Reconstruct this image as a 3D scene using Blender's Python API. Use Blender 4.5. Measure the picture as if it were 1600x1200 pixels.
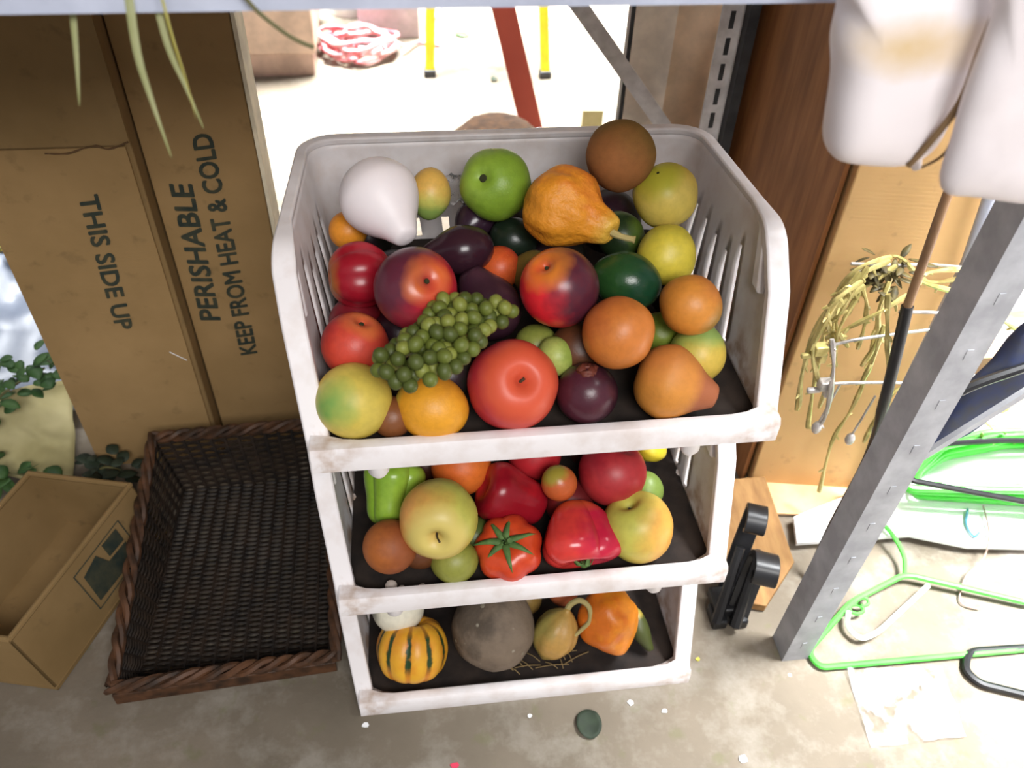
import bpy, bmesh, random
from math import *
from mathutils import Vector as V, Matrix, noise
import mathutils
random.seed(7)
for o in list(bpy.data.objects): bpy.data.objects.remove(o)
S = bpy.context.scene
COL = S.collection
PI = pi

# ------------------------------------------------------------------ camera
FOC = 1349.6                                    # focal length in pixels of a 1600 px wide frame
CP = V((-.1136, -.5, 1.0348)); PITCH, ROLL, YAW = .766, .0432, -.152
_Z = Matrix.Rotation(YAW, 3, 'Z')
_x = V((1, 0, 0)); _u = V((0, sin(PITCH), cos(PITCH)))
CW = _Z @ V((0, cos(PITCH), -sin(PITCH)))
CX = _Z @ (cos(ROLL)*_x + sin(ROLL)*_u)
CU = _Z @ (-sin(ROLL)*_x + cos(ROLL)*_u)
cam = bpy.data.cameras.new('camera'); co = bpy.data.objects.new('camera', cam); COL.objects.link(co)
M = Matrix((CX, CU, -CW)).transposed().to_4x4(); M.translation = CP
co.matrix_world = M
cam.sensor_width = 36; cam.lens = FOC/1600*36
cam.clip_start = .02; cam.clip_end = 100
cam.dof.use_dof = True; cam.dof.focus_distance = .86; cam.dof.aperture_fstop = 6.2
S.camera = co

# ------------------------------------------------------------------ world, lamps, exposure
w = bpy.data.worlds.new('world'); S.world = w; w.use_nodes = True
w.node_tree.nodes['Background'].inputs[0].default_value = (.97, .97, 1, 1)
w.node_tree.nodes['Background'].inputs[1].default_value = .38
S.view_settings.view_transform = 'Standard'; S.view_settings.look = 'None'
S.view_settings.exposure = 0; S.view_settings.gamma = 1; S.view_settings.use_curve_mapping = False

def area(name, loc, target, sx, sy, power, col=(1, 1, 1), spread=180):
    l = bpy.data.lights.new(name, 'AREA'); l.shape = 'RECTANGLE'; l.size = sx; l.size_y = sy
    l.energy = power; l.color = col; l.spread = radians(spread)
    o = bpy.data.objects.new(name, l); COL.objects.link(o); o.location = loc
    o.rotation_euler = (V(target)-V(loc)).to_track_quat('-Z', 'Y').to_euler()
    return o
area('room_ceiling_lamp', (-.1, 2.6, 2.8), (-.1, 2.6, 0), 2.4, 1.4, 520, (.97, .99, 1), 66)
area('side_ceiling_lamp', (1.75, -.05, 2.5), (1.60, -.05, 0), .8, 1.5, 165, (.97, .99, 1), 58)
area('aisle_ceiling_lamp', (.25, -1.95, 2.3), (0, .15, .5), 1.3, .8, 66, (1, .98, .96))

# ------------------------------------------------------------------ projecting helpers (points in the place)
def ray(u, v): return CW + CX*((u-800)/FOC) - CU*((v-600)/FOC)
def Pz(u, v, z=0.0): d = ray(u, v); return CP + d*((z-CP.z)/d.z)
def Py(u, v, y): d = ray(u, v); return CP + d*((y-CP.y)/d.y)
def Pd(u, v, t): return CP + ray(u, v)*t

# ------------------------------------------------------------------ materials
def lin(c):
    return tuple(((x/255)/12.92 if x/255 <= .04045 else ((x/255+.055)/1.055)**2.4) for x in c)+(1,)
class NT:
    def __init__(s, name):
        s.m = bpy.data.materials.new(name); s.m.use_nodes = True
        s.t = s.m.node_tree; s.b = s.t.nodes['Principled BSDF']
        s.tc = s.t.nodes.new('ShaderNodeTexCoord')
    def n(s, ty, **k):
        a = s.t.nodes.new('ShaderNode'+ty)
        for q, v in k.items(): setattr(a, q, v)
        return a
    def l(s, a, b): s.t.links.new(a, b)
    def coord(s, scale=(1, 1, 1), out='Object'):
        m = s.n('Mapping'); m.inputs['Scale'].default_value = scale
        s.l(s.tc.outputs[out], m.inputs[0]); return m.outputs[0]
    def noise(s, scale, detail=3, vec=None, rough=.55):
        a = s.n('TexNoise'); a.inputs['Scale'].default_value = scale; a.inputs['Detail'].default_value = detail
        a.inputs['Roughness'].default_value = rough
        s.l(vec or s.tc.outputs['Object'], a.inputs['Vector']); return a.outputs['Fac']
    def ramp(s, fac, a, b):
        r = s.n('MapRange'); r.inputs['From Min'].default_value = a; r.inputs['From Max'].default_value = b
        s.l(fac, r.inputs['Value']); return r.outputs[0]
    def mix(s, fac, a, b):
        m = s.n('Mix', data_type='RGBA')
        if isinstance(fac, (int, float)): m.inputs[0].default_value = fac
        else: s.l(fac, m.inputs[0])
        for i, c in ((6, a), (7, b)):
            if isinstance(c, tuple): m.inputs[i].default_value = c
            else: s.l(c, m.inputs[i])
        return m.outputs[2]
    def math(s, op, a, b):
        m = s.n('Math', operation=op)
        for i, c in ((0, a), (1, b)):
            if isinstance(c, (int, float)): m.inputs[i].default_value = c
            else: s.l(c, m.inputs[i])
        return m.outputs[0]
    def dot(s, d, scale):
        m = s.n('VectorMath', operation='DOT_PRODUCT'); s.l(s.tc.outputs['Object'], m.inputs[0])
        dd = V(d).normalized()*scale; m.inputs[1].default_value = dd; return m.outputs['Value']
    def bump(s, h, strength=.3, dist=.002):
        b = s.n('Bump'); b.inputs['Strength'].default_value = strength; b.inputs['Distance'].default_value = dist
        s.l(h, b.inputs['Height']); s.l(b.outputs[0], s.b.inputs['Normal'])
    def col(s, c):
        if isinstance(c, tuple): s.b.inputs['Base Color'].default_value = c
        else: s.l(c, s.b.inputs['Base Color'])
    def rough(s, r, spec=.5, metal=0):
        s.b.inputs['Roughness'].default_value = r; s.b.inputs['Specular IOR Level'].default_value = spec
        s.b.inputs['Metallic'].default_value = metal

def simple(name, c, rough=.6, c2=None, scale=20, metal=0, bump=0, spec=.4, stretch=(1, 1, 1), lo=.35, hi=.65):
    t = NT(name); nz = t.noise(scale, 4, t.coord(stretch))
    if c2 is None: c2 = tuple(int(x*.86) for x in c)
    t.col(t.mix(t.ramp(nz, lo, hi), lin(c), lin(c2))); t.rough(rough, spec, metal)
    if bump: t.bump(nz, bump)
    return t.m

def fruit_mat(name, R, base, second=None, d=(1, 0, 0), k=1.0, off=0.0, nz=.6, nsc=1.2, tip=None, tipat=.75, dots=None, rough=.42, bump=.08, bsc=14, tipd=(0, 0, 1), spec=.4, mott=.2, dsc=9):
    t = NT(name); c = lin(base)
    if second:
        f = t.math('ADD', t.dot(d, k/R), t.math('MULTIPLY', t.math('SUBTRACT', t.noise(nsc/R, 3), .5), nz*2.2))
        c = t.mix(t.ramp(t.math('ADD', f, off), -.45, .45), c, lin(second))
    v = t.noise(5/R, 4)
    c2 = t.mix(t.ramp(v, .4, .75), c, t.mix(mott, c, lin(tuple(int(x*.6) for x in base))))
    if dots:
        vo = t.n('TexVoronoi'); vo.inputs['Scale'].default_value = dsc/R; t.l(t.tc.outputs['Object'], vo.inputs[0])
        c2 = t.mix(t.ramp(vo.outputs['Distance'], .16, .08), c2, lin(dots))
    if tip:
        f = t.math('ADD', t.dot(tipd, 1/R), t.math('MULTIPLY', t.math('SUBTRACT', t.noise(1.5/R, 2), .5), .3))
        c2 = t.mix(t.ramp(f, tipat-.2, tipat+.12), c2, lin(tip))
    t.col(c2); t.rough(rough, spec); t.bump(t.noise(bsc/R, 3), bump, .002)
    return t.m

def plastic_mat():
    t = NT('grimy_white_plastic')
    a = t.ramp(t.noise(14, 5, None, .65), .56, .74)
    sx = t.n('SeparateXYZ'); t.l(t.tc.outputs['Object'], sx.inputs[0])
    low = t.math('MULTIPLY', t.ramp(sx.outputs['Z'], .05, .012), t.ramp(t.math('ABSOLUTE', sx.outputs['X'], 0), .155, .192))
    b = t.math('MULTIPLY', t.ramp(t.noise(30, 4), .45, .68), t.math('ADD', t.math('MULTIPLY', low, .9), .22))
    f = t.math('MINIMUM', t.math('ADD', t.math('MULTIPLY', a, .18), b), .8)
    t.col(t.mix(f, lin((232, 227, 228)), lin((168, 136, 108)))); t.rough(.38, .45); t.bump(t.noise(180, 2), .06, .001)
    return t.m
def floor_mat():
    t = NT('dusty_concrete')
    c = t.mix(t.ramp(t.noise(3.0, 6), .35, .68), lin((124, 113, 99)), lin((94, 86, 74)))
    c = t.mix(t.math('MULTIPLY', t.ramp(t.noise(11, 5, None, .7), .48, .66), .5), c, lin((150, 144, 134)))
    c = t.mix(t.math('MULTIPLY', t.ramp(t.noise(26, 4), .6, .7), .5), c, lin((104, 102, 74)))
    # stretched pale streaks running across the floor right of the rack
    st = t.noise(1.0, 5, t.coord((2.2, 22, 1)), .6)
    sx = t.n('SeparateXYZ'); t.l(t.tc.outputs['Object'], sx.inputs[0])
    m = t.math('MULTIPLY', t.ramp(st, .45, .62), t.ramp(sx.outputs['X'], .12, .42))
    c = t.mix(t.math('MULTIPLY', m, .9), c, lin((206, 200, 200)))
    vo = t.n('TexVoronoi'); vo.inputs['Scale'].default_value = 11; t.l(t.tc.outputs['Object'], vo.inputs[0])
    c = t.mix(t.ramp(vo.outputs['Distance'], .035, .02), c, lin((210, 206, 196)))
    t.col(c); t.rough(.8, .25); t.bump(t.noise(60, 5), .35, .003)
    return t.m
def card_mat(name, c, c2, st=(1, 1, 1)):
    t = NT(name)
    k = t.mix(t.ramp(t.noise(6, 5, t.coord(st)), .3, .7), lin(c), lin(c2))
    k = t.mix(t.math('MULTIPLY', t.ramp(t.noise(40, 3), .62, .75), .35), k, lin(tuple(int(x*.6) for x in c)))
    wv = t.n('TexWave'); wv.inputs['Scale'].default_value = 60; wv.bands_direction = 'Z'; t.l(t.coord(), wv.inputs[0])
    t.col(k); t.rough(.85, .2); t.bump(wv.outputs['Fac'], .05, .001)
    return t.m

MAT = {}
MAT['plastic'] = plastic_mat(); MAT['floor'] = floor_mat()
MAT['card'] = card_mat('brown_cardboard', (160, 130, 88), (138, 111, 72))
MAT['card2'] = card_mat('darker_cardboard', (142, 116, 78), (122, 98, 62))
MAT['card3'] = card_mat('tan_cardboard', (214, 176, 124), (200, 160, 108))
MAT['traydark'] = simple('shade_dark_tray', (26, 20, 18), .9, (50, 40, 34), 30, bump=.6)  # near-black colour stands for the darkness below and between the fruit
MAT['cream'] = simple('lit_card_edge', (236, 224, 196), .7)  # cream tone stands for bright light on the box side
MAT['pale'] = simple('lit_flap_board', (248, 236, 220), .8)  # paler than the carton, light on the flap put into its colour
MAT['ink'] = simple('faded_dark_ink', (36, 46, 40), .8, (62, 62, 46), 60)
MAT['steel'] = simple('galvanised_steel', (172, 174, 180), .5, (148, 150, 156), 30, .1, .04)
MAT['steel2'] = simple('lit_rack_steel', (222, 220, 222), .5, (190, 188, 190), 40)  # lighter copy of the rack steel, light worked into its colour
MAT['beam'] = simple('blue_grey_painted_steel', (188, 194, 212), .5, (168, 174, 192), 20, 0)
MAT['darksteel'] = simple('dark_steel', (60, 62, 66), .5, (40, 42, 46), 30, 0)
MAT['board'] = simple('redwood_board', (160, 106, 62), .6, (128, 82, 46), 7, bump=.1, stretch=(9, 9, 1))
MAT['plank'] = simple('aged_pine_plank', (152, 114, 68), .75, (124, 88, 48), 8, bump=.15, stretch=(8, 2, 8))
MAT['shelfb'] = simple('chipboard_shelf', (150, 120, 86), .8)
MAT['wicker'] = simple('dark_wicker', (44, 32, 22), .6, (20, 14, 10), 45, bump=.3)
MAT['wicker2'] = simple('brown_wicker_braid', (92, 60, 38), .6, (48, 32, 20), 40, bump=.3)
MAT['black'] = simple('black_plastic', (24, 24, 26), .35, (34, 34, 36), 30)
MAT['white'] = simple('white_paint', (236, 236, 236), .6, (224, 224, 226), 10)
MAT['whiteplas'] = simple('white_hanger_plastic', (236, 236, 236), .35)
MAT['green'] = simple('bright_green_plastic', (70, 190, 62), .3, (92, 205, 80), 10)
MAT['yellow'] = simple('yellow_ladder_paint', (228, 214, 40), .5, (205, 190, 40), 20)
MAT['redpaint'] = simple('orange_red_paint', (188, 84, 66), .6, (174, 74, 58), 6)
MAT['redhose'] = simple('red_hose_rubber', (190, 60, 70), .5, (225, 190, 195), 14)
MAT['leaf'] = simple('green_leaf', (42, 74, 34), .6, (62, 94, 44), 40)
MAT['leafdark'] = simple('dark_fallen_leaf', (44, 56, 40), .7, (34, 44, 32), 60)
MAT['grass'] = simple('yellow_green_grass_blade', (176, 168, 60), .5, (180, 176, 90), 20)
MAT['grassp'] = simple('pale_grass_blade', (172, 172, 128), .5, (150, 156, 96), 14); MAT['grassp'].node_tree.nodes['Principled BSDF'].inputs['Alpha'].default_value = .6
MAT['stem'] = simple('brown_green_stem', (104, 100, 62), .6)
MAT['coir'] = simple('brown_coir_fibre', (64, 42, 22), .95, (40, 25, 12), 60, bump=.8)
MAT['paper'] = simple('cream_wrapping_paper', (190, 180, 136), .8, (160, 150, 104), 9)
MAT['sheet'] = simple('milky_plastic_sheet', (128, 136, 152), .35, (100, 108, 124), 9)
MAT['gold'] = simple('gold_wire', (208, 192, 128), .35, (150, 138, 78), 50, .3)
MAT['silver'] = simple('silver_wire', (206, 200, 198), .35, (150, 144, 140), 50, .3)
MAT['denim'] = simple('dark_blue_cloth', (46, 58, 98), .9, (62, 64, 72), 30)
MAT['wood'] = simple('pale_wood', (222, 184, 140), .7, (200, 160, 112), 12)
MAT['orangeb'] = simple('orange_tan_board', (226, 160, 110), .8)
MAT['shaft'] = simple('brown_tool_shaft', (150, 116, 84), .5)
MAT['seed'] = simple('white_seed', (214, 200, 190), .5)
def clearmat():
    t = NT('clear_plastic_wrap'); t.rough(.12, .5); t.col((1, 1, 1, 1)); t.b.inputs['Transmission Weight'].default_value = .92
    t.b.inputs['IOR'].default_value = 1.15; t.bump(t.noise(30, 4), .9, .01); return t.m
MAT['clear'] = clearmat()
def bagfilm():
    t = NT('crinkled_clear_bag'); t.rough(.15, .8); t.col(lin((236, 236, 240)))
    t.l(t.math('MULTIPLY', t.ramp(t.noise(28, 4), .4, .7), .6), t.b.inputs['Alpha']); t.bump(t.noise(40, 4), .8, .008); return t.m
MAT['bagfilm'] = bagfilm()
def stained():
    t = NT('white_cloth_with_yellow_stain')
    m = t.n('Mapping'); m.inputs['Scale'].default_value = (24, 24, 62); t.l(t.tc.outputs['Object'], m.inputs[0])
    g = t.n('VectorMath', operation='LENGTH'); t.l(m.outputs[0], g.inputs[0])
    f = t.math('ADD', t.ramp(g.outputs['Value'], 1.5, .2), t.math('MULTIPLY', t.math('SUBTRACT', t.noise(60, 3), .5), .5))
    t.col(t.mix(t.ramp(f, .15, 1.1), lin((236, 228, 230)), lin((214, 186, 140)))); t.rough(.75, .3); return t.m
MAT['stained'] = stained()
MAT['whitecloth'] = simple('white_padding', (232, 224, 226), .75, (220, 212, 214), 14)

# ------------------------------------------------------------------ mesh helpers
class MB:
    def __init__(s): s.v = []; s.f = []
    def add(s, vs, fs):
        b = len(s.v); s.v += [V(q) for q in vs]; s.f += [tuple(i+b for i in f) for f in fs]; return s
    def box(s, a, b):
        x0, y0, z0 = a; x1, y1, z1 = b
        return s.add([(x0, y0, z0), (x1, y0, z0), (x1, y1, z0), (x0, y1, z0), (x0, y0, z1), (x1, y0, z1), (x1, y1, z1), (x0, y1, z1)],
                     [(0, 3, 2, 1), (4, 5, 6, 7), (0, 1, 5, 4), (1, 2, 6, 5), (2, 3, 7, 6), (3, 0, 4, 7)])
    def prism(s, poly, d):
        n = len(poly); d = V(d); p = [V(q) for q in poly]
        return s.add(p+[q+d for q in p], [tuple(range(n)), tuple(range(2*n-1, n-1, -1))]+[(i, i+n, (i+1) % n+n, (i+1) % n) for i in range(n)])
    def tube(s, path, r, seg=8, closed=False, flat=1.0):
        path = [V(p) for p in path]; n = len(path)
        rs = r if isinstance(r, (list, tuple)) else [r]*n
        tn = []
        for i in range(n):
            a = path[(i-1) % n] if closed else path[max(i-1, 0)]; b = path[(i+1) % n] if closed else path[min(i+1, n-1)]
            tn.append((b-a).normalized())
        up = V((0, 0, 1)) if abs(tn[0].z) < .9 else V((1, 0, 0))
        nn = tn[0].cross(up).normalized(); vs = []; prev = tn[0]
        for i in range(n):
            q = prev.rotation_difference(tn[i]); nn = (q @ nn); nn = (nn-tn[i]*nn.dot(tn[i])).normalized(); prev = tn[i]
            bb = tn[i].cross(nn)
            for k in range(seg):
                a = 2*PI*k/seg; vs.append(path[i]+(nn*cos(a)+bb*sin(a)*flat)*rs[i])
        fs = []
        for i in range(n if closed else n-1):
            j = (i+1) % n
            for k in range(seg): fs.append((i*seg+k, i*seg+(k+1) % seg, j*seg+(k+1) % seg, j*seg+k))
        if not closed: fs += [tuple(range(seg-1, -1, -1)), tuple((n-1)*seg+k for k in range(seg))]
        return s.add(vs, fs)
    def grid(s, rows, skip=None):
        m = len(rows[0]); vs = [p for r in rows for p in r]; fs = []
        for i in range(len(rows)-1):
            for j in range(m-1):
                if skip and skip(i, j): continue
                fs.append((i*m+j, i*m+j+1, (i+1)*m+j+1, (i+1)*m+j))
        return s.add(vs, fs)
    def lathe(s, prof, seg=40, fn=None, M=None):
        vs = []; fs = []; n = len(prof)
        for i, (r, z) in enumerate(prof):
            for k in range(seg):
                a = 2*PI*k/seg; p = V((r*cos(a), r*sin(a), z))
                if fn: p = fn(p, a, i/(n-1))
                vs.append(M @ p if M else p)
        for i in range(n-1):
            for k in range(seg): fs.append((i*seg+k, i*seg+(k+1) % seg, (i+1)*seg+(k+1) % seg, (i+1)*seg+k))
        fs += [tuple(range(seg-1, -1, -1)), tuple((n-1)*seg+k for k in range(seg))]
        return s.add(vs, fs)
    def build(s, name, mat, parent=None, loc=None, rot=None, smooth=True, bevel=0, solid=0):
        """mesh vertices are given in world coordinates unless loc is given (then relative to it)"""
        me = bpy.data.meshes.new(name)
        org = V(loc) if loc is not None else V((0, 0, 0))
        if loc is None:
            lo = V((min(q[i] for q in s.v) for i in range(3))); hi = V((max(q[i] for q in s.v) for i in range(3)))
            org = (lo+hi)/2 if parent is None else V((0, 0, 0))
            if parent is not None: org = parent_world(parent)
            if parent is None: org.z = lo.z
            vs = [q-org for q in s.v]
        else: vs = s.v
        me.from_pydata([tuple(q) for q in vs], [], s.f); me.update()
        bm = bmesh.new(); bm.from_mesh(me); bmesh.ops.remove_doubles(bm, verts=bm.verts, dist=1e-6)
        bmesh.ops.recalc_face_normals(bm, faces=bm.faces); bm.to_mesh(me); bm.free()
        me.materials.append(mat)
        if smooth:
            for p in me.polygons: p.use_smooth = True
            try: me.set_sharp_from_angle(angle=radians(42))
            except Exception: pass
        o = bpy.data.objects.new(name, me); COL.objects.link(o)
        if parent is not None:
            o.parent = parent
            if loc is not None: o.location = loc
        else: o.location = org
        if rot is not None: o.rotation_mode = 'QUATERNION'; o.rotation_quaternion = rot
        if solid:
            m = o.modifiers.new('solid', 'SOLIDIFY'); m.thickness = solid; m.offset = 0
        if bevel:
            m = o.modifiers.new('bevel', 'BEVEL'); m.width = bevel; m.segments = 2; m.limit_method = 'ANGLE'
        return o
WPOS = {}
def parent_world(p): return WPOS.get(p.name, p.location.copy())
def tag(o, label=None, cat=None, group=None, kind=None):
    if label: o['label'] = label
    if cat: o['category'] = cat
    if group: o['group'] = group
    if kind: o['kind'] = kind
    return o
def empty(name, loc, label, cat, group=None, rot=None):
    o = bpy.data.objects.new(name, None); COL.objects.link(o); o.location = loc; o.empty_display_size = .02
    if rot is not None: o.rotation_mode = 'QUATERNION'; o.rotation_quaternion = rot
    return tag(o, label, cat, group)
def smooth_path(pts, n=6, closed=False):
    pts = [V(p) for p in pts]; out = []; N = len(pts)
    rng = range(N) if closed else range(N-1)
    g = (lambda i: pts[i % N]) if closed else (lambda i: pts[min(max(i, 0), N-1)])
    for i in rng:
        a, b, c, d = g(i-1), g(i), g(i+1), g(i+2)
        for k in range(n):
            t = k/n
            out.append(.5*((2*b)+(c-a)*t+(2*a-5*b+4*c-d)*t*t+(3*b-a-3*c+d)*t**3))
    if not closed: out.append(pts[-1])
    return out
def fillet(pts, r, n=5):
    pts = [V(p) for p in pts]; out = [pts[0]]
    for i in range(1, len(pts)-1):
        a, b, c = pts[i-1], pts[i], pts[i+1]
        d1 = (a-b).normalized(); d2 = (c-b).normalized(); rr = min(r, (a-b).length*.45, (c-b).length*.45)
        p, q = b+d1*rr, b+d2*rr
        for k in range(n+1):
            t = k/n; out.append(p*(1-t)**2+b*2*t*(1-t)+q*t*t)
    out.append(pts[-1]); return out

# ------------------------------------------------------------------ floor
tag(MB().grid([[V((x*.5-5, y*.5-4, 0)) for x in range(23)] for y in range(23)]).build('floor', MAT['floor']), kind='structure')

# ------------------------------------------------------------------ steel rack
def angle_post(mb, foot, top, a, b, w=.036, t=.003):
    foot, top, a, b = V(foot), V(top), V(a), V(b)
    mb.prism([foot, foot+a*w, foot+a*w+b*t, foot+a*t+b*t, foot+a*t+b*w, foot+b*w], top-foot)
rack = empty('storage_rack', (0, .28, 0), 'grey steel storage rack with angle-iron posts standing over the white fruit bins', 'rack')
WPOS[rack.name] = V((0, .28, 0))
FP = V((.338, .012, 0)); RP = V((.335, .56, 0))
for nm, ft, tp, a, b in (('front', FP, FP+V((.026, 0, 1.0)), (1, 0, 0), (0, 1, 0)),):
    m = MB(); angle_post(m, ft, tp, a, b)
    for k in range(16):                      # slot dimples along both faces
        c = ft.lerp(tp, (k+.5)/16)
        m.box(c+V((.016, -.0006, 0)), c+V((.022, .0004, .012)))
    o = m.build('post', MAT['steel'], rack)
rx = Py(1128, 125, .56).x
m = MB(); angle_post(m, (rx+.012, .56, 0), (rx+.012, .56, 1.0), (-1, 0, 0), (0, 1, 0), .03); m.build('post', MAT['steel2'], rack)
m = MB()
for k in range(24): z_ = .03+.034*k; m.box((rx-.006, .5588, z_), (rx+.0, .5602, z_+.022))
m.build('slot', MAT['darksteel'], rack, smooth=False); rack.children[-1]['kind'] = 'stuff'
m = MB(); m.box((rx+.0125, .545, 0), (rx+.026, .59, .86)); tag(m.build('edge_strip', MAT['darksteel'], rack), 'black strip for the shadowed post flange')  # flange in shadow, its shade given as black colour
m = MB(); angle_post(m, (-.98, .012, 0), (-.98, .012, 1.0), (1, 0, 0), (0, 1, 0)); m.build('post', MAT['steel'], rack)
m = MB(); angle_post(m, (-.98, .56, 0), (-.98, .56, 1.0), (1, 0, 0), (0, -1, 0)); m.build('post', MAT['steel'], rack)
m = MB(); m.box((-.98, -.002, .8485), (.36, .004, .895)); m.box((-.98, .004, .8485), (.36, .02, .8525)); m.build('front_beam', MAT['beam'], rack, smooth=False)
m = MB(); m.box((-.98, .594, .8485), (.36, .60, .895)); m.build('rear_beam', MAT['beam'], rack, smooth=False)
m = MB(); m.box((-.98, .006, .896), (.375, .592, .912)); m.build('shelf_board', MAT['shelfb'], rack, smooth=False)
p, q = Py(890, -12, .603), Py(1096, 281, .603); n_ = (q-p).normalized(); s_ = V((n_.z, 0, -n_.x))*.0105
m = MB(); m.prism([p-s_-n_*.12, p+s_-n_*.12, q+s_, q-s_], (0, .003, 0)); tag(m.build('diagonal_brace', MAT['steel2'], rack), 'flat grey steel diagonal brace')

# ------------------------------------------------------------------ stacking bins
def make_bin(z0, label, feet):
    B = empty('stacking_bin', (0, .18, z0), label, 'bin', 'white stacking bins')
    O = V((0, .18, 0)); h = .138
    def plan(xf, yf, xb, yb, r=.032):
        left = [V((-xf+(xf-xb)*i/32, yf+(yb-r-yf)*i/32, 0)) for i in range(33)]
        arc = [V((-xb+r*(1-cos(a)), yb-r+r*sin(a), 0)) for a in [PI/2*k/6 for k in range(1, 7)]]
        half = left+arc; x0 = -half[-1].x
        mid = [V((-x0+2*x0*i/40, yb, 0)) for i in range(1, 40)]
        return half+mid+[V((-p.x, p.y, 0)) for p in reversed(half)]
    bot = plan(.2, .006, .192, .335); top = plan(.2225, .113, .214, .354)
    n = len(bot); ts = [0, .06, .12, .25, .4, .55, .7, .82, .92, 1]
    def ztop(i):
        d = min((top[i]-top[0]).length, (top[i]-top[-1]).length) if (i < 33 or i > n-34) else 1
        r = .038
        return h-(r-sqrt(max(0, r*r-(r-d)**2)) if d < r else 0)-(.018*min(1, (top[i].y-.113)/.24))
    rows = [[(bot[i].lerp(top[i], t) + V((0, 0, t*ztop(i)))) for t in ts] for i in range(n)]
    for i in (0, n-1):
        f = ztop(i)/h
        rows[i] = [bot[i].lerp(top[i], t*f)+V((0, 0, t*ztop(i))) for t in ts]
    def slot(i, j):
        side = (11 <= i <= 29) or (11 <= n-2-i <= 29)
        k = i if i < n/2 else n-2-i
        if side and k % 4 == 0: return 1 <= j <= (4 if k > 12 else 5)
        if 44 <= i <= n-46 and i % 4 == 1: return 1 <= j <= 2
        return False
    MB().grid([[p-O for p in r] for r in rows], slot).build('bin_wall', MAT['plastic'], B, loc=(0, 0, 0), solid=.0035)
    # rim flange following the open edge
    path = [(p, 0) for p in rows[0][:-1]]+[(rows[i][-1], i) for i in range(n)]+[(p, n-1) for p in reversed(rows[n-1][:-1])]
    vs = []; fs = []; L = len(path); P = [q[0] for q in path]
    for k, (p, i) in enumerate(path):
        T = (P[min(k+1, L-1)]-P[max(k-1, 0)]).normalized()
        pt = (top[min(i+1, n-1)]-top[max(i-1, 0)]).normalized(); N = V((-pt.y, pt.x, 0))
        Bn = T.cross(N).normalized(); front = k < len(ts)+5 or k > L-len(ts)-6
        e_ = min(1, max(0, (min(k, L-1-k)-len(ts)-1)/9)); wi, wo = .012-.009*e_, .009; hh = .0055-.0015*e_
        for (a, b) in ((-wi, -hh), (wo, -hh), (wo, hh), (-wi, hh)): vs.append(p+N*a+Bn*b-O)
    for k in range(L-1):
        for c in range(4): fs.append((k*4+c, k*4+(c+1) % 4, (k+1)*4+(c+1) % 4, (k+1)*4+c))
    fs += [(0, 1, 2, 3), tuple((L-1)*4+c for c in (3, 2, 1, 0))]
    MB().add(vs, fs).build('rim', MAT['plastic'], B, loc=(0, 0, 0), bevel=.002)
    # front lip: rolled section along the front, filleted inside corners
    prof = [(-.004, 0), (-.004, .021), (-.001, .0255), (.005, .026), (.010, .024), (.014, .010), (.021, .004), (.021, 0)]
    rows2 = []
    for k in range(31):
        x = -.207+.414*k/30; e = max(0, (abs(x)-.165)/.042)
        rows2.append([V((x, y+(e*e*.016 if q in (4, 5, 6) else 0), z+(e*e*.012 if q in (5, 6) else 0)))-O for q, (y, z) in enumerate(prof)])
    mb = MB().grid(rows2); m0 = len(prof); mb.f += [tuple(range(m0)), tuple(30*m0+q for q in range(m0-1, -1, -1))]
    mb.build('front_lip', MAT['plastic'], B, loc=(0, 0, 0))
    # floor tray
    tag(MB().prism([V((p.x, p.y, .001)) - O for p in [V((-.2, .008, 0))]+bot+[V((.2, .008, 0))]], (0, 0, .0035)).build('tray', MAT['traydark'], B, loc=(0, 0, 0)), 'tray coloured near-black for the darkness under the fruit')
    for sx in (-1, 1):                       # stacking pockets on the inner side walls
        m = MB()
        p = (bot[5].lerp(top[5], .62)); q = bot[5].lerp(top[5], .97)
        a = V((-.2095*sx*-1 if False else sx*abs(p.x)-sx*.001, p.y, .62*h)); b = V((sx*abs(q.x)-sx*.001, q.y, .97*h))
        d = V((0, .011, 0)); e = V((-sx*.007, 0, 0))
        m.add([a-d-O, a+d-O, a+d*.7+e-O, a-d*.7+e-O, b-d-O, b+d-O, b+d*.7+e-O, b-d*.7+e-O], [(0, 1, 2, 3), (7, 6, 5, 4), (0, 4, 5, 1), (1, 5, 6, 2), (2, 6, 7, 3), (3, 7, 4, 0)])
        m.build('stacking_pocket', MAT['plastic'], B, loc=(0, 0, 0), bevel=.002)
    if feet:
        for sx in (-1, 1):
            for y in (.15, .315):
                m = MB(); a = V((sx*.198, y, .006)); b = V((sx*.2225, y+.006, -.0865))
                m.tube([a-O, a.lerp(b, .3)-O, b-O], [.006, .006, .005], 8).build('foot', MAT['plastic'], B, loc=(0, 0, 0))
            m = MB(); m.lathe([(.0001, -.021), (.006, -.020), (.0095, -.014), (.0095, .003)], 16, None, Matrix.Translation(V((-.152 if sx < 0 else .132, .008, 0))-O))
            m.build('peg', MAT['plastic'], B, loc=(0, 0, 0))
    return B
PITCHZ = .2298
make_bin(.0, 'bottom bin of the white stack, standing on the concrete and holding gourds', False)
make_bin(PITCHZ, 'middle bin of the white stack, full of apples, tomatoes and peppers', True)
make_bin(2*PITCHZ, 'top bin of the white stack, heaped with fruit, grapes and a white pear', True)

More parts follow.
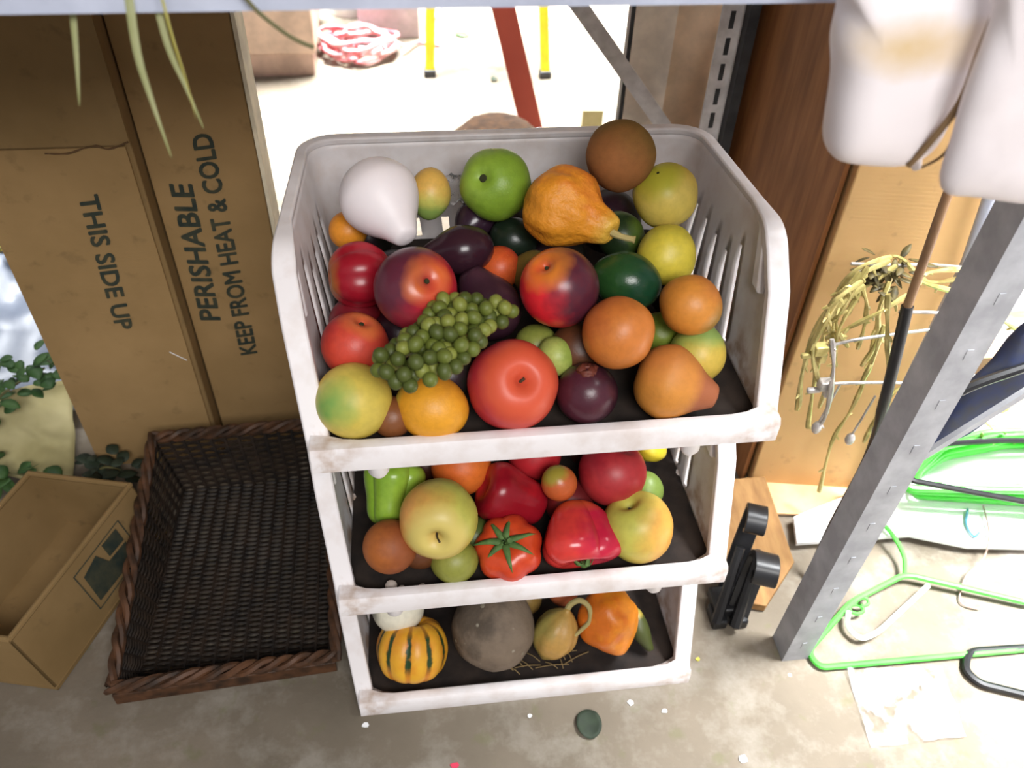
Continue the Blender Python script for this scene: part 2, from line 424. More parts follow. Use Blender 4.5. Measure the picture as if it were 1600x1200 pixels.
# ------------------------------------------------------------------ fruit
def prof_curve(pts, n=5):
    return [(max(p.x, 1e-4), p.y) for p in smooth_path([V((a, b, 0)) for a, b in pts], n)]
PR = {
 'ball': [(0, -.98), (.35, -.93), (.7, -.71), (.93, -.36), (1, 0), (.93, .36), (.7, .71), (.35, .93), (0, .98)],
 'apple': [(0, -.74), (.16, -.8), (.42, -.9), (.74, -.7), (.96, -.25), (1, .12), (.9, .5), (.66, .78), (.4, .88), (.2, .8), (.07, .66), (0, .6)],
 'peach': [(0, -1.0), (.3, -.93), (.66, -.74), (.94, -.32), (1, .08), (.9, .46), (.66, .76), (.38, .9), (.16, .86), (.05, .78), (0, .76)],
 'lemon': [(0, -1.16), (.14, -1.1), (.4, -.9), (.74, -.6), (.95, -.2), (.97, .15), (.8, .6), (.46, .94), (.2, 1.1), (.1, 1.2), (0, 1.22)],
 'pear': [(0, -.9), (.4, -.88), (.78, -.62), (1, -.1), (.94, .3), (.74, .68), (.52, 1.0), (.38, 1.28), (.26, 1.46), (0, 1.52)],
 'gourd': [(0, -.92), (.4, -.9), (.82, -.62), (1, -.12), (.93, .3), (.72, .66), (.52, .96), (.43, 1.2), (.34, 1.42), (.2, 1.5), (0, 1.46)],
 'oval': [(0, -1.25), (.34, -1.14), (.68, -.84), (.94, -.4), (1, .05), (.9, .5), (.66, .9), (.34, 1.16), (0, 1.25)],
 'egg': [(0, -1.5), (.35, -1.42), (.72, -1.1), (.96, -.5), (1, 0), (.86, .5), (.62, .95), (.46, 1.3), (.3, 1.5), (0, 1.55)],
 'squash': [(0, -.62), (.2, -.72), (.55, -.8), (.86, -.58), (1, -.1), (.96, .3), (.76, .66), (.45, .8), (.2, .7), (0, .62)],
 'tomato': [(0, -.62), (.3, -.7), (.7, -.62), (.97, -.25), (1, .1), (.85, .46), (.55, .64), (.25, .58), (0, .48)],
 'pepper': [(0, -1.0), (.22, -1.1), (.5, -1.12), (.72, -.85), (.82, -.3), (.95, .2), (1, .55), (.86, .85), (.5, .95), (.2, .82), (0, .74)],
 'heart': [(0, -1.05), (.3, -1.0), (.6, -.72), (.84, -.25), (1, .22), (.92, .58), (.62, .8), (.28, .74), (0, .6)],
}
def axis(a):
    d = CX*a[0]-CU*a[1]-CW*a[2]; return d.to_track_quat('Z', 'Y')
def loc_dir(q, a):                    # a direction given as right/down/towards the viewer, in the fruit's own frame
    return q.inverted() @ (CX*a[0]-CU*a[1]-CW*a[2]).normalized()
def fruit(name, loc, R, shape, ax, label, cat, m, lobes=(0, 0), lump=0, lumpf=1.2, sq=(1, 1, 1), stem=None, group=None, sharp=1.0, bend=0):
    q = axis(ax); T = empty(name, loc, label, cat, group, q)
    seed = V((random.random()*20, random.random()*20, 3))
    def fn(p, a, t):
        p = p.copy(); env = sin(PI*min(max(t, 0), 1))
        if lobes[0]:
            k = 1-lobes[1]*(.25+.75*env)*(1-abs(cos(a*lobes[0]/2))**sharp)
            p.x *= k; p.y *= k
        if lump:
            d = noise.noise((p*lumpf/R)+seed)*lump
            p += p.normalized()*d*R
        if bend: p.x += bend*R*(p.z/R)**2
        return V((p.x*sq[0], p.y*sq[1], p.z*sq[2]))
    mb = MB().lathe([(r*R, z*R) for r, z in prof_curve(PR[shape], 4)], 48, fn)
    mb.build('flesh_body' if False else 'skin', m, T, loc=(0, 0, 0))
    top = max(z for r, z in PR[shape] if r < .25)*R*sq[2]; base = PR[shape][-1][1]*R*sq[2]
    if stem:
        L, r0, sm = stem
        pts = [V((0, 0, base-.1*R)), V((.02*R, 0, base+L*.4)), V((.1*R, .04*R, base+L))]
        MB().tube(smooth_path(pts, 4), [r0*1.1]*4+[r0*.9]*4+[r0*1.15], 8).build('stem', sm, T, loc=(0, 0, 0))
    return T
def calyx(T, R, z, n, mat, L=.5, r0=.09, droop=.15, name='calyx'):
    mb = MB()
    for k in range(n):
        a = 2*PI*k/n+random.uniform(-.15, .15); d = V((cos(a), sin(a), 0)); s = V((-sin(a), cos(a), 0)); ll = L*random.uniform(.8, 1.15)
        rows = []
        for j in range(6):
            t = j/5; c = d*R*ll*t+V((0, 0, z+R*(.05+.16*sin(t*PI)*random.uniform(.6, 1.2)-droop*t*t))); wd = R*r0*(1-t)**.7*(1.1 if t > 0 else 1)
            rows.append([c-s*wd, c+V((0, 0, .02*R)), c+s*wd])
        mb.grid(rows)
    mb.build(name, mat, T, loc=(0, 0, 0), solid=.0008)
def FM(name, R, base, **k): return fruit_mat(name, R, base, **k)
st_b = simple('dark_fruit_stem', (70, 56, 36), .8); st_g = simple('pale_gourd_stem', (176, 160, 104), .8); cal = simple('green_calyx', (92, 122, 62), .7, (70, 100, 50), 80)
dent = simple('dark_blossom_scar', (48, 50, 22), .9)
def scar(T, R, z, r=.1):
    MB().lathe([(1e-4, z*R+.0012), (r*R*.6, z*R+.0012), (r*R, z*R-.0008), (r*R*1.1, z*R-.003)], 14).build('blossom_scar', dent, T, loc=(0, 0, 0))

# ---- top bin (positions in metres)
R = .037; T = fruit('white_pear', (-.138, .222, .590), R*1.03, 'pear', (.50, .74, .35), 'smooth all-white pear leaning in the back left corner of the top bin', 'pear', FM('white_pear_skin', R, (232, 224, 226), rough=.45, bump=.0, mott=.02), sq=(1, 1, .98))
R = .021; fruit('mango', (-.089, .257, .570), R, 'oval', (.1, -1, .3), 'small yellow and green mango behind the white pear', 'mango', FM('small_mango_skin', R, (190, 186, 92), second=(214, 170, 84), d=(0, 0, 1), tip=(140, 166, 84), tipat=.6, tipd=(0, 0, -1)))
R = .036; T = fruit('guava', (-.024, .245, .585), R, 'peach', (-.40, -.0, .9), 'bright green guava with a dark end against the back wall of the top bin', 'guava', FM('guava_skin', R, (142, 172, 62), second=(120, 152, 46), nz=1, bump=.15), lobes=(5, .05), sq=(1, 1, .98)); scar(T, R, .80, .15)
R = .0385; T = fruit('warty_gourd', (.034, .191, .591), R*1.04, 'gourd', (.78, .48, .3), 'large wrinkled orange pear-shaped gourd lying in the top bin', 'gourd', FM('orange_gourd_skin', R, (214, 138, 36), second=(206, 116, 34), nz=1.6, nsc=2.5, tip=(206, 160, 60), tipat=1.25, bump=.8, bsc=6, rough=.5), lobes=(10, .07), lump=.10, lumpf=1.7, stem=(.022, .0032, st_g), sq=(1, 1, .93))
R = .0335; fruit('kiwi', (.095, .235, .618), R*1.02, 'ball', (.6, .2, .4), 'round brown kiwi perched highest at the back rim of the top bin', 'kiwi', FM('kiwi_skin', R, (126, 96, 48), second=(148, 96, 54), d=loc_dir(axis((.6, .2, .4)), (-.5, .8, .3)), nz=.5, rough=.8, bump=.3, bsc=25, spec=.2), sq=(1, 1, .98), lump=.05)
R = .0317; T = fruit('quince', (.142, .22, .581), R, 'ball', (-.35, -.5, .75), 'pale yellow quince in the back right corner of the top bin', 'quince', FM('quince_skin', R, (206, 182, 62), second=(214, 190, 92), nz=.9, tip=(176, 172, 56)), lump=.07); scar(T, R, .965, .07)
R = .0288; fruit('quince', (.133, .161, .552), R, 'ball', (.4, -.5, .5), 'yellow-green quince below the stem of the orange gourd, beside the slots', 'quince', FM('quince_skin_two', R, (208, 190, 66), second=(196, 186, 66), nz=1), lump=.06)
R = .019; fruit('apricot', (-.172, .236, .545), R, 'ball', (0, 0, 1), 'orange apricot mostly hidden under the white pear', 'apricot', FM('apricot_skin', R, (216, 138, 40)))
R = .0315; T = fruit('star_apple', (-.160, .164, .543), R, 'peach', (-.95, .1, .3), 'crimson ridged fruit against the left wall of the top bin', 'fruit', FM('crimson_skin', R, (176, 30, 46), second=(150, 22, 38), nz=1, tip=(166, 110, 40), tipat=.85, rough=.3, bump=.03), lobes=(6, .1), sq=(1, 1, 1.0), sharp=.8)
R = .0365; T = fruit('mango', (-.110, .109, .566), R, 'peach', (.42, -.12, .85), 'big purple-red mango with an orange stem end above the grapes', 'mango', FM('purple_mango_skin', R, (186, 36, 54), second=(92, 40, 56), d=loc_dir(axis((.42, -.12, .85)), (-.9, -.35, .1)), k=1.2, off=.16, nz=.5, tip=(226, 120, 46), tipat=.92, rough=.3, bump=.02)); scar(T, R, .8, .08)
R = .0235; T = fruit('eggplant', (-.066, .178, .556), R, 'egg', (-.9, .15, .1), 'black-purple eggplant lying between the white pear and the orange gourd', 'eggplant', FM('eggplant_skin', R, (52, 28, 38), rough=.22, bump=.02), sq=(1, 1, .95))
R = .0196; T = fruit('eggplant', (-.046, .244, .545), R, 'egg', (-.4, .6, .3), 'small dark eggplant standing behind the larger one, left of the guava', 'eggplant', FM('eggplant_skin_two', R, (48, 30, 44), rough=.22, bump=.02), sq=(1, 1, .95))
R = .0212; fruit('tangerine', (-.027, .179, .533), R, 'ball', (.3, -.4, .6), 'small orange-red fruit between the eggplants and the orange gourd', 'fruit', FM('tangerine_skin', R, (204, 88, 40), second=(190, 64, 36), nz=1, dots=(214, 130, 80)))
R = .030; fruit('eggplant', (-.043, .136, .523), R, 'egg', (-.45, -.8, .2), 'rounded dull purple eggplant just above the green grapes', 'eggplant', FM('eggplant_skin_three', R, (72, 42, 54), second=(52, 28, 40), nz=1, rough=.3, bump=.02), sq=(1, 1, .8))
R = .036; T = fruit('nectarine', (.018, .104, .563), R, 'peach', (-.42, -.5, .75), 'nectarine with an orange shoulder and a dark purple side, centre of the top bin', 'nectarine', FM('nectarine_skin', R, (214, 40, 50), second=(78, 34, 48), d=loc_dir(axis((-.42, -.5, .75)), (.9, -.25, .1)), k=1.3, off=.12, nz=.7, tip=(224, 134, 44), tipat=.9, rough=.3, bump=.02), lobes=(1, .06), sq=(1, 1, 1.03)); scar(T, R, .8, .07)
R = .0275; fruit('avocado', (.087, .131, .546), R, 'oval', (.9, .3, .1), 'glossy dark green avocado under the orange gourd stem', 'avocado', FM('avocado_skin', R, (24, 62, 40), second=(40, 76, 36), d=(0, 0, -1), rough=.22, bump=.1))
R = .0275; T = fruit('medlar', (.136, .086, .55), R, 'oval', (.75, .5, .3), 'orange-tan oval fruit at the right wall of the top bin', 'fruit', FM('tan_orange_skin', R, (206, 134, 54), second=(196, 120, 52), nz=1, tip=(150, 120, 60), tipat=.95), sq=(1, 1, .86))
R = .0325; fruit('persimmon', (.064, .058, .546), R, 'ball', (.2, -.7, .5), 'round orange-brown fruit below the avocado in the top bin', 'persimmon', FM('orange_brown_skin', R, (196, 116, 50), second=(184, 98, 46), nz=1, bump=.1), lump=.05, sq=(.97, 1, 1))
R = .0302; T = fruit('peach', (-.167, .094, .517), R, 'peach', (.35, -.75, .55), 'coral-red peach against the left wall, left of the grapes', 'peach', FM('coral_peach_skin', R, (202, 70, 52), second=(178, 48, 48), d=(1, 0, 0), nz=.8, tip=(210, 120, 60), tipat=.9)); scar(T, R, .8, .1)
R = .0176; fruit('lime', (.013, .071, .511), R, 'oval', (.35, .8, .2), 'small light green lime right of the red apple', 'lime', FM('lime_skin', R, (166, 178, 92), second=(142, 160, 70), nz=1), sq=(1, 1, .85))
R = .0204; fruit('lime', (-.001, .100, .499), R, 'oval', (.6, -.4, .2), 'dull olive lime tucked behind the light green one', 'lime', FM('lime_skin_two', R, (132, 138, 62), second=(120, 130, 56), nz=1), sq=(1, 1, .85))
R = .0268; T = fruit('mango', (.150, .078, .496), R, 'oval', (.2, -.9, .3), 'green and yellow mango behind the brown pear, at the right wall', 'mango', FM('green_yellow_mango_skin', R, (170, 178, 84), second=(206, 176, 76), d=loc_dir(axis((.2, -.9, .3)), (.5, .8, .2)), nz=.6, tip=(136, 160, 84), tipat=.7), sq=(1, 1, .9))
R = .0345; T = fruit('brown_pear', (.111, .041, .499), R, 'pear', (.92, .3, .15), 'russet brown pear lying in the front right corner of the top bin', 'pear', FM('russet_pear_skin', R, (186, 116, 54), second=(196, 128, 50), d=loc_dir(axis((.92, .3, .15)), (0, 1, .2)), nz=.6, tip=(152, 86, 52), tipat=.8, bump=.12, bsc=20, rough=.55), sq=(1, 1, .90))
R = .0278; T = fruit('mangosteen', (.037, .038, .494), R, 'ball', (-.05, -.75, .6), 'very dark purple mangosteen with a reddish cap at the front of the top bin', 'mangosteen', FM('mangosteen_skin', R, (50, 24, 34), second=(76, 34, 46), nz=1.3, rough=.3)); calyx(T, R, R*.86, 6, simple('mangosteen_cap', (110, 52, 38), .6), .5, .3, .3)
R = .0405; T = fruit('apple', (-.03, .045, .503), R, 'apple', (.25, -.12, .93), 'largest red apple, at the front of the top bin below the grapes', 'apple', FM('red_apple_skin', R, (208, 74, 56), second=(186, 48, 58), d=loc_dir(axis((.25, -.12, .93)), (-1, -.2, .2)), k=.9, nz=.6, tip=(206, 84, 56), tipat=.62, bump=.03), lobes=(5, .03), stem=(.004, .0016, st_b), sq=(1, 1, 1.03))
R = .029; T = fruit('lemon', (-.102, .035, .492), R, 'oval', (.93, .25, .2), 'orange-yellow lemon at the front of the top bin left of the red apple', 'lemon', FM('lemon_skin', R, (222, 154, 40), second=(214, 142, 42), nz=1, tip=(190, 170, 70), tipat=.9, tipd=(0, 0, -1), bump=.15, bsc=20), sq=(1, 1, .93))
R = .0335; fruit('peach', (-.169, .042, .499), R, 'ball', (-.2, .3, .9), 'yellow peach with a green patch in the front left corner of the top bin', 'peach', FM('yellow_green_peach_skin', R, (214, 190, 92), second=(204, 182, 80), nz=1, tip=(120, 160, 78), tipat=.86, tipd=loc_dir(axis((-.2, .3, .9)), (-.42, .1, .88)), bump=.03, rough=.5))
R = .0185; fruit('fig', (-.137, .034, .484), R, 'ball', (0, 0, 1), 'brown fig squeezed below the yellow peach and the lemon', 'fig', FM('fig_skin', R, (124, 74, 40)))
R = .0211; fruit('green_apple', (.123, .114, .493), R, 'ball', (0, 0, 1), 'leaf-green apple glimpsed below the orange fruits at the right slots', 'apple', FM('leaf_green_skin', R, (116, 132, 44)))
R = .0235; fruit('squash', (.098, .205, .545), R, 'oval', (.3, .9, .1), 'dark green squash under the pale yellow quince and the gourd', 'squash', FM('dark_green_squash_skin', R, (34, 52, 28), second=(70, 92, 34), nz=1.5, rough=.35), sq=(1, 1, .9))
R = .0225; fruit('squash', (-.008, .222, .535), R, 'oval', (.9, .5, .1), 'nearly black green squash under the guava', 'squash', FM('black_green_squash_skin', R, (28, 40, 30), second=(40, 56, 40), nz=1.3, rough=.3), sq=(1, 1, .9))
R = .022; fruit('kiwi', (.006, .172, .530), R, 'oval', (.8, .3, .1), 'olive-brown kiwi below the left side of the orange gourd', 'kiwi', FM('olive_kiwi_skin', R, (112, 92, 36), rough=.7), sq=(1, 1, .85))
R = .026; fruit('fig', (.036, .082, .508), R, 'ball', (0, 0, 1), 'dark brown fig behind the mangosteen and the round orange fruit', 'fig', FM('dark_fig_skin', R, (92, 54, 32), second=(64, 40, 24), nz=1))
R = .026; fruit('plum', (-.168, .150, .497), R, 'ball', (0, 0, 1), 'wine-red plum low at the left slots under the crimson ridged fruit', 'plum', FM('wine_plum_skin', R, (120, 22, 34)))
dk = [(-.125, .13, .497, .027, 'purple-black filler plum under the big purple mango'),
      (-.085, .072, .496, .024, 'purple-black filler plum under the grapes, nearest the lemon'),
      (-.045, .092, .488, .017, 'purple-black filler plum in the gap between the grapes and the red apple'),
      (-.13, .205, .503, .032, 'purple-black filler plum deep under the white pear'),
      (-.075, .242, .497, .027, 'purple-black filler plum deep under the small yellow mango'),
      (.045, .15, .497, .028, 'purple-black filler plum deep under the nectarine and the avocado'),
      (.035, .23, .508, .034, 'purple-black filler plum deep under the orange gourd'),
      (.1, .262, .525, .034, 'purple-black filler plum at the back wall under the perched kiwi'),
      (.15, .165, .499, .024, 'purple-black filler plum beside the right slots under the quinces'),
      (-.015, .285, .52, .028, 'purple-black filler plum at the back wall under the guava'),
      (-.155, .27, .515, .027, 'purple-black filler plum in the back left corner behind the white pear'),
      (.155, .215, .513, .025, 'purple-black filler plum in the back right corner under the pale quince')]
dm = FM('filler_plum_skin', .027, (44, 24, 34), second=(34, 34, 28), nz=1.4, rough=.35)  # unseen plums added to support the heap and keep its gaps dark
for x, y, z, R, lb in dk: fruit('plum', (x, y, z), R, 'ball', (.2, -.4, .8), lb, 'plum', dm, group='added dark filler plums under the heap in the top bin')

# grapes
gc = Pz(694, 534, .566)
G = empty('grape_bunch', gc, 'bunch of small olive-green grapes lying across the middle of the top bin', 'grapes'); WPOS[G.name] = gc
gm = [fruit_mat('green_grape_skin_%s' % k, .006, c, rough=.5, bump=.0, nz=1) for k, c in (('olive', (96, 106, 40)), ('pale', (124, 130, 56)), ('deep', (74, 84, 32)))]
gme = []
for mm in gm:
    mb = MB().lathe([(r*.0062, z*.0062) for r, z in prof_curve(PR['ball'], 2)], 16); o = mb.build('grape', mm, G, loc=(0, 0, 0)); gme.append(o)
exd = (Pz(800, 492, .566)-Pz(595, 574, .566)).normalized(); eyd = V((0, 0, 1)).cross(exd); pts = []
tries = 0
while len(pts) < 97 and tries < 60000:
    tries += 1
    a, b, c = random.uniform(-1, 1), random.uniform(-1, 1), random.uniform(-1, 1)
    if a*a+b*b+c*c > 1: continue
    wid = .032 if a < .35 else .027
    p = exd*a*.068+eyd*(b*wid+.012*sin(a*3))+V((0, 0, c*.017+.004))
    if c < -.3: continue
    if all((p-q).length > .0098 for q in pts): pts.append(p)
for k, p in enumerate(pts):
    if k < 3: o = gme[k]
    else: o = gme[random.randrange(3)].copy(); COL.objects.link(o)
    o.location = p; o.scale = (1, 1, random.uniform(1, 1.25)); o.rotation_mode = 'XYZ'; o.rotation_euler = (random.uniform(-1, 1), random.uniform(-1, 1), 0); o.parent = G
mb = MB(); mb.tube(smooth_path([-exd*.058, -exd*.02+V((0, 0, .002)), exd*.02, exd*.058+eyd*.01], 5), .0015, 6)
mb.build('stalk', MAT['stem'], G, loc=(0, 0, 0))

# ---- middle bin
R = .034; T = fruit('bell_pepper', (-.147, .108, .292), R, 'pepper', (.1, -.9, -.1), 'lime-green bell pepper in the left corner of the middle bin', 'pepper', FM('green_pepper_skin', R, (146, 180, 60), second=(128, 166, 50), nz=1, rough=.25, bump=.02), lobes=(4, .2), sq=(1, 1, .95), sharp=.7); scar(T, R, -1.0, .12)
R = .034; fruit('orange', (-.07, .137, .292), R, 'ball', (0, -.8, .4), 'orange tucked behind the pale apple under the top bin', 'orange', FM('orange_peel', R, (228, 118, 46), second=(218, 104, 40), nz=1, bump=.2, bsc=30))
R = .0408; T = fruit('apple', (-.100, .051, .312), R, 'apple', (.0, .44, .86), 'pale yellow-green apple with a blush and a thin stem, front left of the middle bin', 'apple', FM('pale_apple_skin', R, (188, 184, 84), second=(224, 160, 84), d=loc_dir(axis((0, .44, .86)), (-.9, .3, .1)), k=.9, off=.02, nz=.6, tip=(206, 186, 104), tipat=.72, bump=.02), lobes=(5, .02), stem=(.017, .0011, st_b), sq=(1, 1, 1.03))
R = .0365; T = fruit('pomegranate', (-.019, .097, .281), R, 'pepper', (-.85, -.35, .3), 'deep red oval fruit in the centre of the middle bin', 'fruit', FM('deep_red_skin', R, (180, 32, 42), second=(142, 18, 32), nz=1, d=(1, 0, 0), rough=.28, bump=.02), lobes=(6, .05), sq=(.93, .93, .95), sharp=.8)
R = .031; fruit('apple', (.016, .152, .286), R, 'ball', (0, -.6, .6), 'cherry-red apple half hidden by the front lip of the top bin', 'apple', FM('cherry_red_skin', R, (190, 42, 50)))
R = .0196; fruit('plum_tomato', (.034, .092, .303), R, 'oval', (-.35, -.6, .5), 'small orange plum tomato with a green shoulder', 'tomato', FM('plum_tomato_skin', R, (204, 112, 52), second=(196, 96, 50), nz=1, tip=(158, 140, 54), tipat=.75, rough=.3), sq=(1, 1, .9))
R = .038; fruit('apple', (.097, .107, .296), R, 'peach', (.3, -.7, .4), 'dull crimson apple behind the heart-shaped tomato in the middle bin', 'apple', FM('dull_crimson_skin', R, (176, 50, 54), second=(154, 32, 44), nz=1.1, bump=.03))
R = .0285; fruit('kiwi', (-.152, .041, .283), R, 'ball', (0, 0, 1), 'brown-orange kiwi in the front left corner of the middle bin', 'kiwi', FM('orange_kiwi_skin', R, (164, 92, 40), second=(140, 74, 36), nz=1, rough=.6))
R = .0235; fruit('fig', (-.121, .052, .262), R, 'ball', (0, 0, 1), 'dark brown fig between the brown kiwi and the olive lime', 'fig', FM('brown_fig_skin', R, (100, 58, 32)))
R = .0248; fruit('lime', (-.086, .034, .258), R, 'oval', (.9, -.2, .3), 'olive-green lime below the pale apple at the front lip', 'lime', FM('olive_lime_skin', R, (140, 142, 62), second=(120, 124, 50), nz=1), sq=(1, 1, .86))
R = .021; fruit('avocado', (-.062, .066, .256), R, 'ball', (0, 0, 1), 'green avocado in the gap between the pale apple and the tomato', 'avocado', FM('green_avocado_skin', R, (76, 92, 40)))
R = .0375; T = fruit('heirloom_tomato', (-.027, .040, .264), R, 'tomato', (-.15, -.45, .85), 'orange-red ribbed tomato with a green star calyx in the middle bin', 'tomato', FM('tomato_skin', R, (206, 72, 36), second=(196, 50, 34), d=(0, 0, -1), nz=1, rough=.28, bump=.02), lobes=(7, .12), sq=(1, 1, .95)); calyx(T, R, R*.5, 7, cal, .95, .11, .12)
MB().tube([V((0, 0, R*.42)), V((.003, .001, R*.62)), V((.006, .002, R*.78))], [.0035, .0028, .003], 8).build('stem', cal, T, loc=(0, 0, 0))
R = .0415; T = fruit('heart_tomato', (.050, .044, .270), R, 'heart', (.12, .8, .35), 'glossy coral-red tomato with three bulging lobes in the middle bin', 'tomato', FM('coral_tomato_skin', R, (214, 62, 56), second=(190, 34, 62), d=(1, 0, 0), nz=.9, rough=.2, bump=.02, tip=(206, 84, 50), tipat=.7, tipd=(0, 0, -1)), lobes=(3, .32), sq=(1.2, .9, .9), sharp=.9); calyx(T, R, R*.62, 5, cal, .35, .1, .2)
R = .0388; T = fruit('apple', (.117, .050, .269), R, 'apple', (-.35, -.82, .42), 'yellow-green apple with an orange cheek in the front right corner of the middle bin', 'apple', FM('yellow_apple_skin', R, (196, 190, 86), second=(216, 158, 74), d=loc_dir(axis((-.35, -.82, .42)), (.95, .15, .2)), k=1.0, off=-.3, nz=.5, bump=.02), stem=(.006, .0013, st_b))
R = .0205; fruit('lime', (.140, .105, .262), R, 'oval', (0, -.9, .3), 'grass-green lime by the right slots of the middle bin', 'lime', FM('grass_green_skin', R, (116, 138, 64)), sq=(1, 1, .9))
R = .0192; fruit('lemon', (.152, .145, .289), R, 'lemon', (.3, -.7, .3), 'small yellow lemon at the back right slots of the middle bin', 'lemon', FM('small_lemon_skin', R, (206, 186, 50)), sq=(1, 1, .8))
R = .0275; fruit('plum', (.049, .097, .262), R, 'ball', (0, 0, 1), 'dark red plum behind the heart-shaped tomato', 'plum', FM('dark_red_plum_skin', R, (120, 32, 34), second=(96, 26, 28), nz=1))
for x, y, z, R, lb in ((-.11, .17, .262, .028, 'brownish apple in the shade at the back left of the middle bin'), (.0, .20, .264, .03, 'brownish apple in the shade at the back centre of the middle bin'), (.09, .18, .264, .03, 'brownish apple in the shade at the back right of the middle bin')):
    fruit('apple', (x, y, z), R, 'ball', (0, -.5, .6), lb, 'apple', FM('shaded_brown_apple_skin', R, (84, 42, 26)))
for (u, v, s) in ((611, 915, .0065), (628, 920, .004), (660, 917, .004)):
    p = Pz(u, v, .2298+.0045+s*.6); m = MB().lathe([(r*s, z*s*.7) for r, z in prof_curve(PR['ball'], 2)], 16, lambda p, a, t: p*(1+.15*noise.noise(p*300)))
    o = m.build('garlic_clove', MAT['seed'], None, loc=(0, 0, 0)); o.location = p
    tag(o, {611: 'largest pale clove on the tray in the front left corner of the middle bin', 628: 'small pale crumb right beside the large clove in the middle bin', 660: 'small pale crumb furthest right, below the dark fig in the middle bin'}[u], 'clove', 'pale cloves on the tray of the middle bin')

# ---- bottom bin
R = .033; T = fruit('white_gourd', tuple(Pz(622, 948, .083)), R, 'ball', (-.85, -.1, .3), 'creamy white gourd with a grey mouldy tip in the back of the bottom bin', 'gourd', FM('white_gourd_skin', R, (226, 220, 200), tip=(90, 92, 82), tipat=.92, rough=.4))
def striped():
    t = NT('striped_squash_skin')
    sx = t.n('SeparateXYZ'); t.l(t.tc.outputs['Object'], sx.inputs[0])
    ang = t.math('ARCTAN2', sx.outputs['Y'], sx.outputs['X'])
    s = t.math('COSINE', t.math('MULTIPLY', ang, 10), 0)
    nz = t.math('MULTIPLY', t.math('SUBTRACT', t.noise(120, 3), .5), 1.0)
    zf = t.ramp(t.math('ABSOLUTE', t.math('SUBTRACT', sx.outputs['Z'], .008), 0), .030, .016)
    f = t.math('MULTIPLY', t.ramp(t.math('ADD', s, nz), -.55, -.85), zf)
    c = t.mix(t.ramp(t.noise(40, 3), .35, .7), lin((228, 172, 50)), lin((218, 140, 40)))
    c = t.mix(t.math('MULTIPLY', t.ramp(s, -.4, -.95), .5), c, lin((196, 92, 30)))
    t.col(t.mix(f, c, lin((40, 66, 34)))); t.rough(.4, .4); t.bump(t.noise(200, 3), .1); return t.m
R = .0445; T = fruit('striped_squash', (-.140, .056, .045), R, 'squash', (.04, -.97, .1), 'small yellow squash with dark green stripes in the front left of the bottom bin', 'squash', striped(), lobes=(10, .09), sq=(1, 1, .98), sharp=.6)
R = .053; T = fruit('rough_gourd', (-.038, .067, .057), R, 'oval', (.25, -.85, .3), 'large grey-brown rough gourd in the centre of the bottom bin', 'gourd', FM('rough_grey_skin', R, (122, 106, 90), second=(88, 76, 64), nz=1.6, nsc=2, dots=(150, 142, 126), dsc=3.2, rough=.75, bump=.6, bsc=9), lump=.09, lumpf=1.6, sq=(1, .93, .86))
mb = MB()
for k in range(26):
    th = random.uniform(-1.2, 1.2); ph = random.uniform(0, 2*PI); z = sin(th)*R*.95; rr = cos(th)*R*.955
    c = V((rr*cos(ph), rr*.93*sin(ph), z)); s = random.uniform(.003, .006)
    mb.lathe([(r*s, q*s*.5) for r, q in prof_curve(PR['ball'], 1)], 10, None, Matrix.Translation(c) @ c.to_track_quat('Z', 'Y').to_matrix().to_4x4())
mb.build('wart', simple('pale_wart', (146, 136, 116), .8), T, loc=(0, 0, 0)); T.children[-1]['kind'] = 'stuff'
R = .0325; T = fruit('tan_gourd', (.040, .053, .050), R, 'lemon', (.35, -.8, .3), 'tan ribbed gourd with a looped stem in the bottom bin', 'gourd', FM('tan_gourd_skin', R, (186, 144, 76), second=(152, 138, 72), nz=.8, d=(1, 0, 0), bump=.15), lobes=(7, .08), sq=(.9, .9, 1.06))
mb = MB(); a = V((0, 0, R*1.18)); q = T.rotation_quaternion.inverted()
lp = [a-V((0, 0, .006)), a+q @ (CX*.004+CU*.008), a+q @ (CX*.016+CU*.014-CW*.003), a+q @ (CX*.027+CU*.006-CW*.006), a+q @ (CX*.028-CU*.010-CW*.006), a+q @ (CX*.018-CU*.022-CW*.004), a+q @ (CX*.010-CU*.030-CW*.002)]
mb.tube(smooth_path(lp, 5), [.0042-.0018*i/30 for i in range(31)], 8); mb.build('looped_stem', st_g, T, loc=(0, 0, 0))
R = .038; T = fruit('orange_gourd', (.109, .062, .058), R, 'oval', (-.1, -.9, .3), 'knobbly bright orange gourd at the right end of the bottom bin', 'gourd', FM('bright_orange_gourd_skin', R, (220, 132, 30), second=(206, 106, 28), nz=1.5, nsc=2, rough=.4, bump=.3, bsc=7), lump=.2, lumpf=1.5, lobes=(5, .05), sq=(1, 1, .98))
R = .0219; fruit('yellow_squash', (.012, .120, .032), R, 'oval', (.3, -.8, .3), 'small tan squash in the shade behind the rough grey gourd', 'squash', FM('tan_squash_skin', R, (140, 112, 58)), sq=(1, 1, .9))
R = .0182; fruit('persimmon', (.060, .112, .055), R*1.1, 'ball', (0, -.6, .6), 'small orange persimmon behind the looped stem', 'persimmon', FM('shaded_orange_skin', R, (178, 96, 60)))
R = .0165; fruit('banana', (.153, .056, .036), R, 'egg', (.35, .85, .0), 'green and yellow banana-shaped fruit right of the orange gourd', 'banana', FM('banana_skin', R, (150, 132, 54), tip=(60, 66, 30), tipat=-1.0, tipd=(0, 0, 1)), sq=(.75, .75, 1.2), bend=.12)
mb = MB()
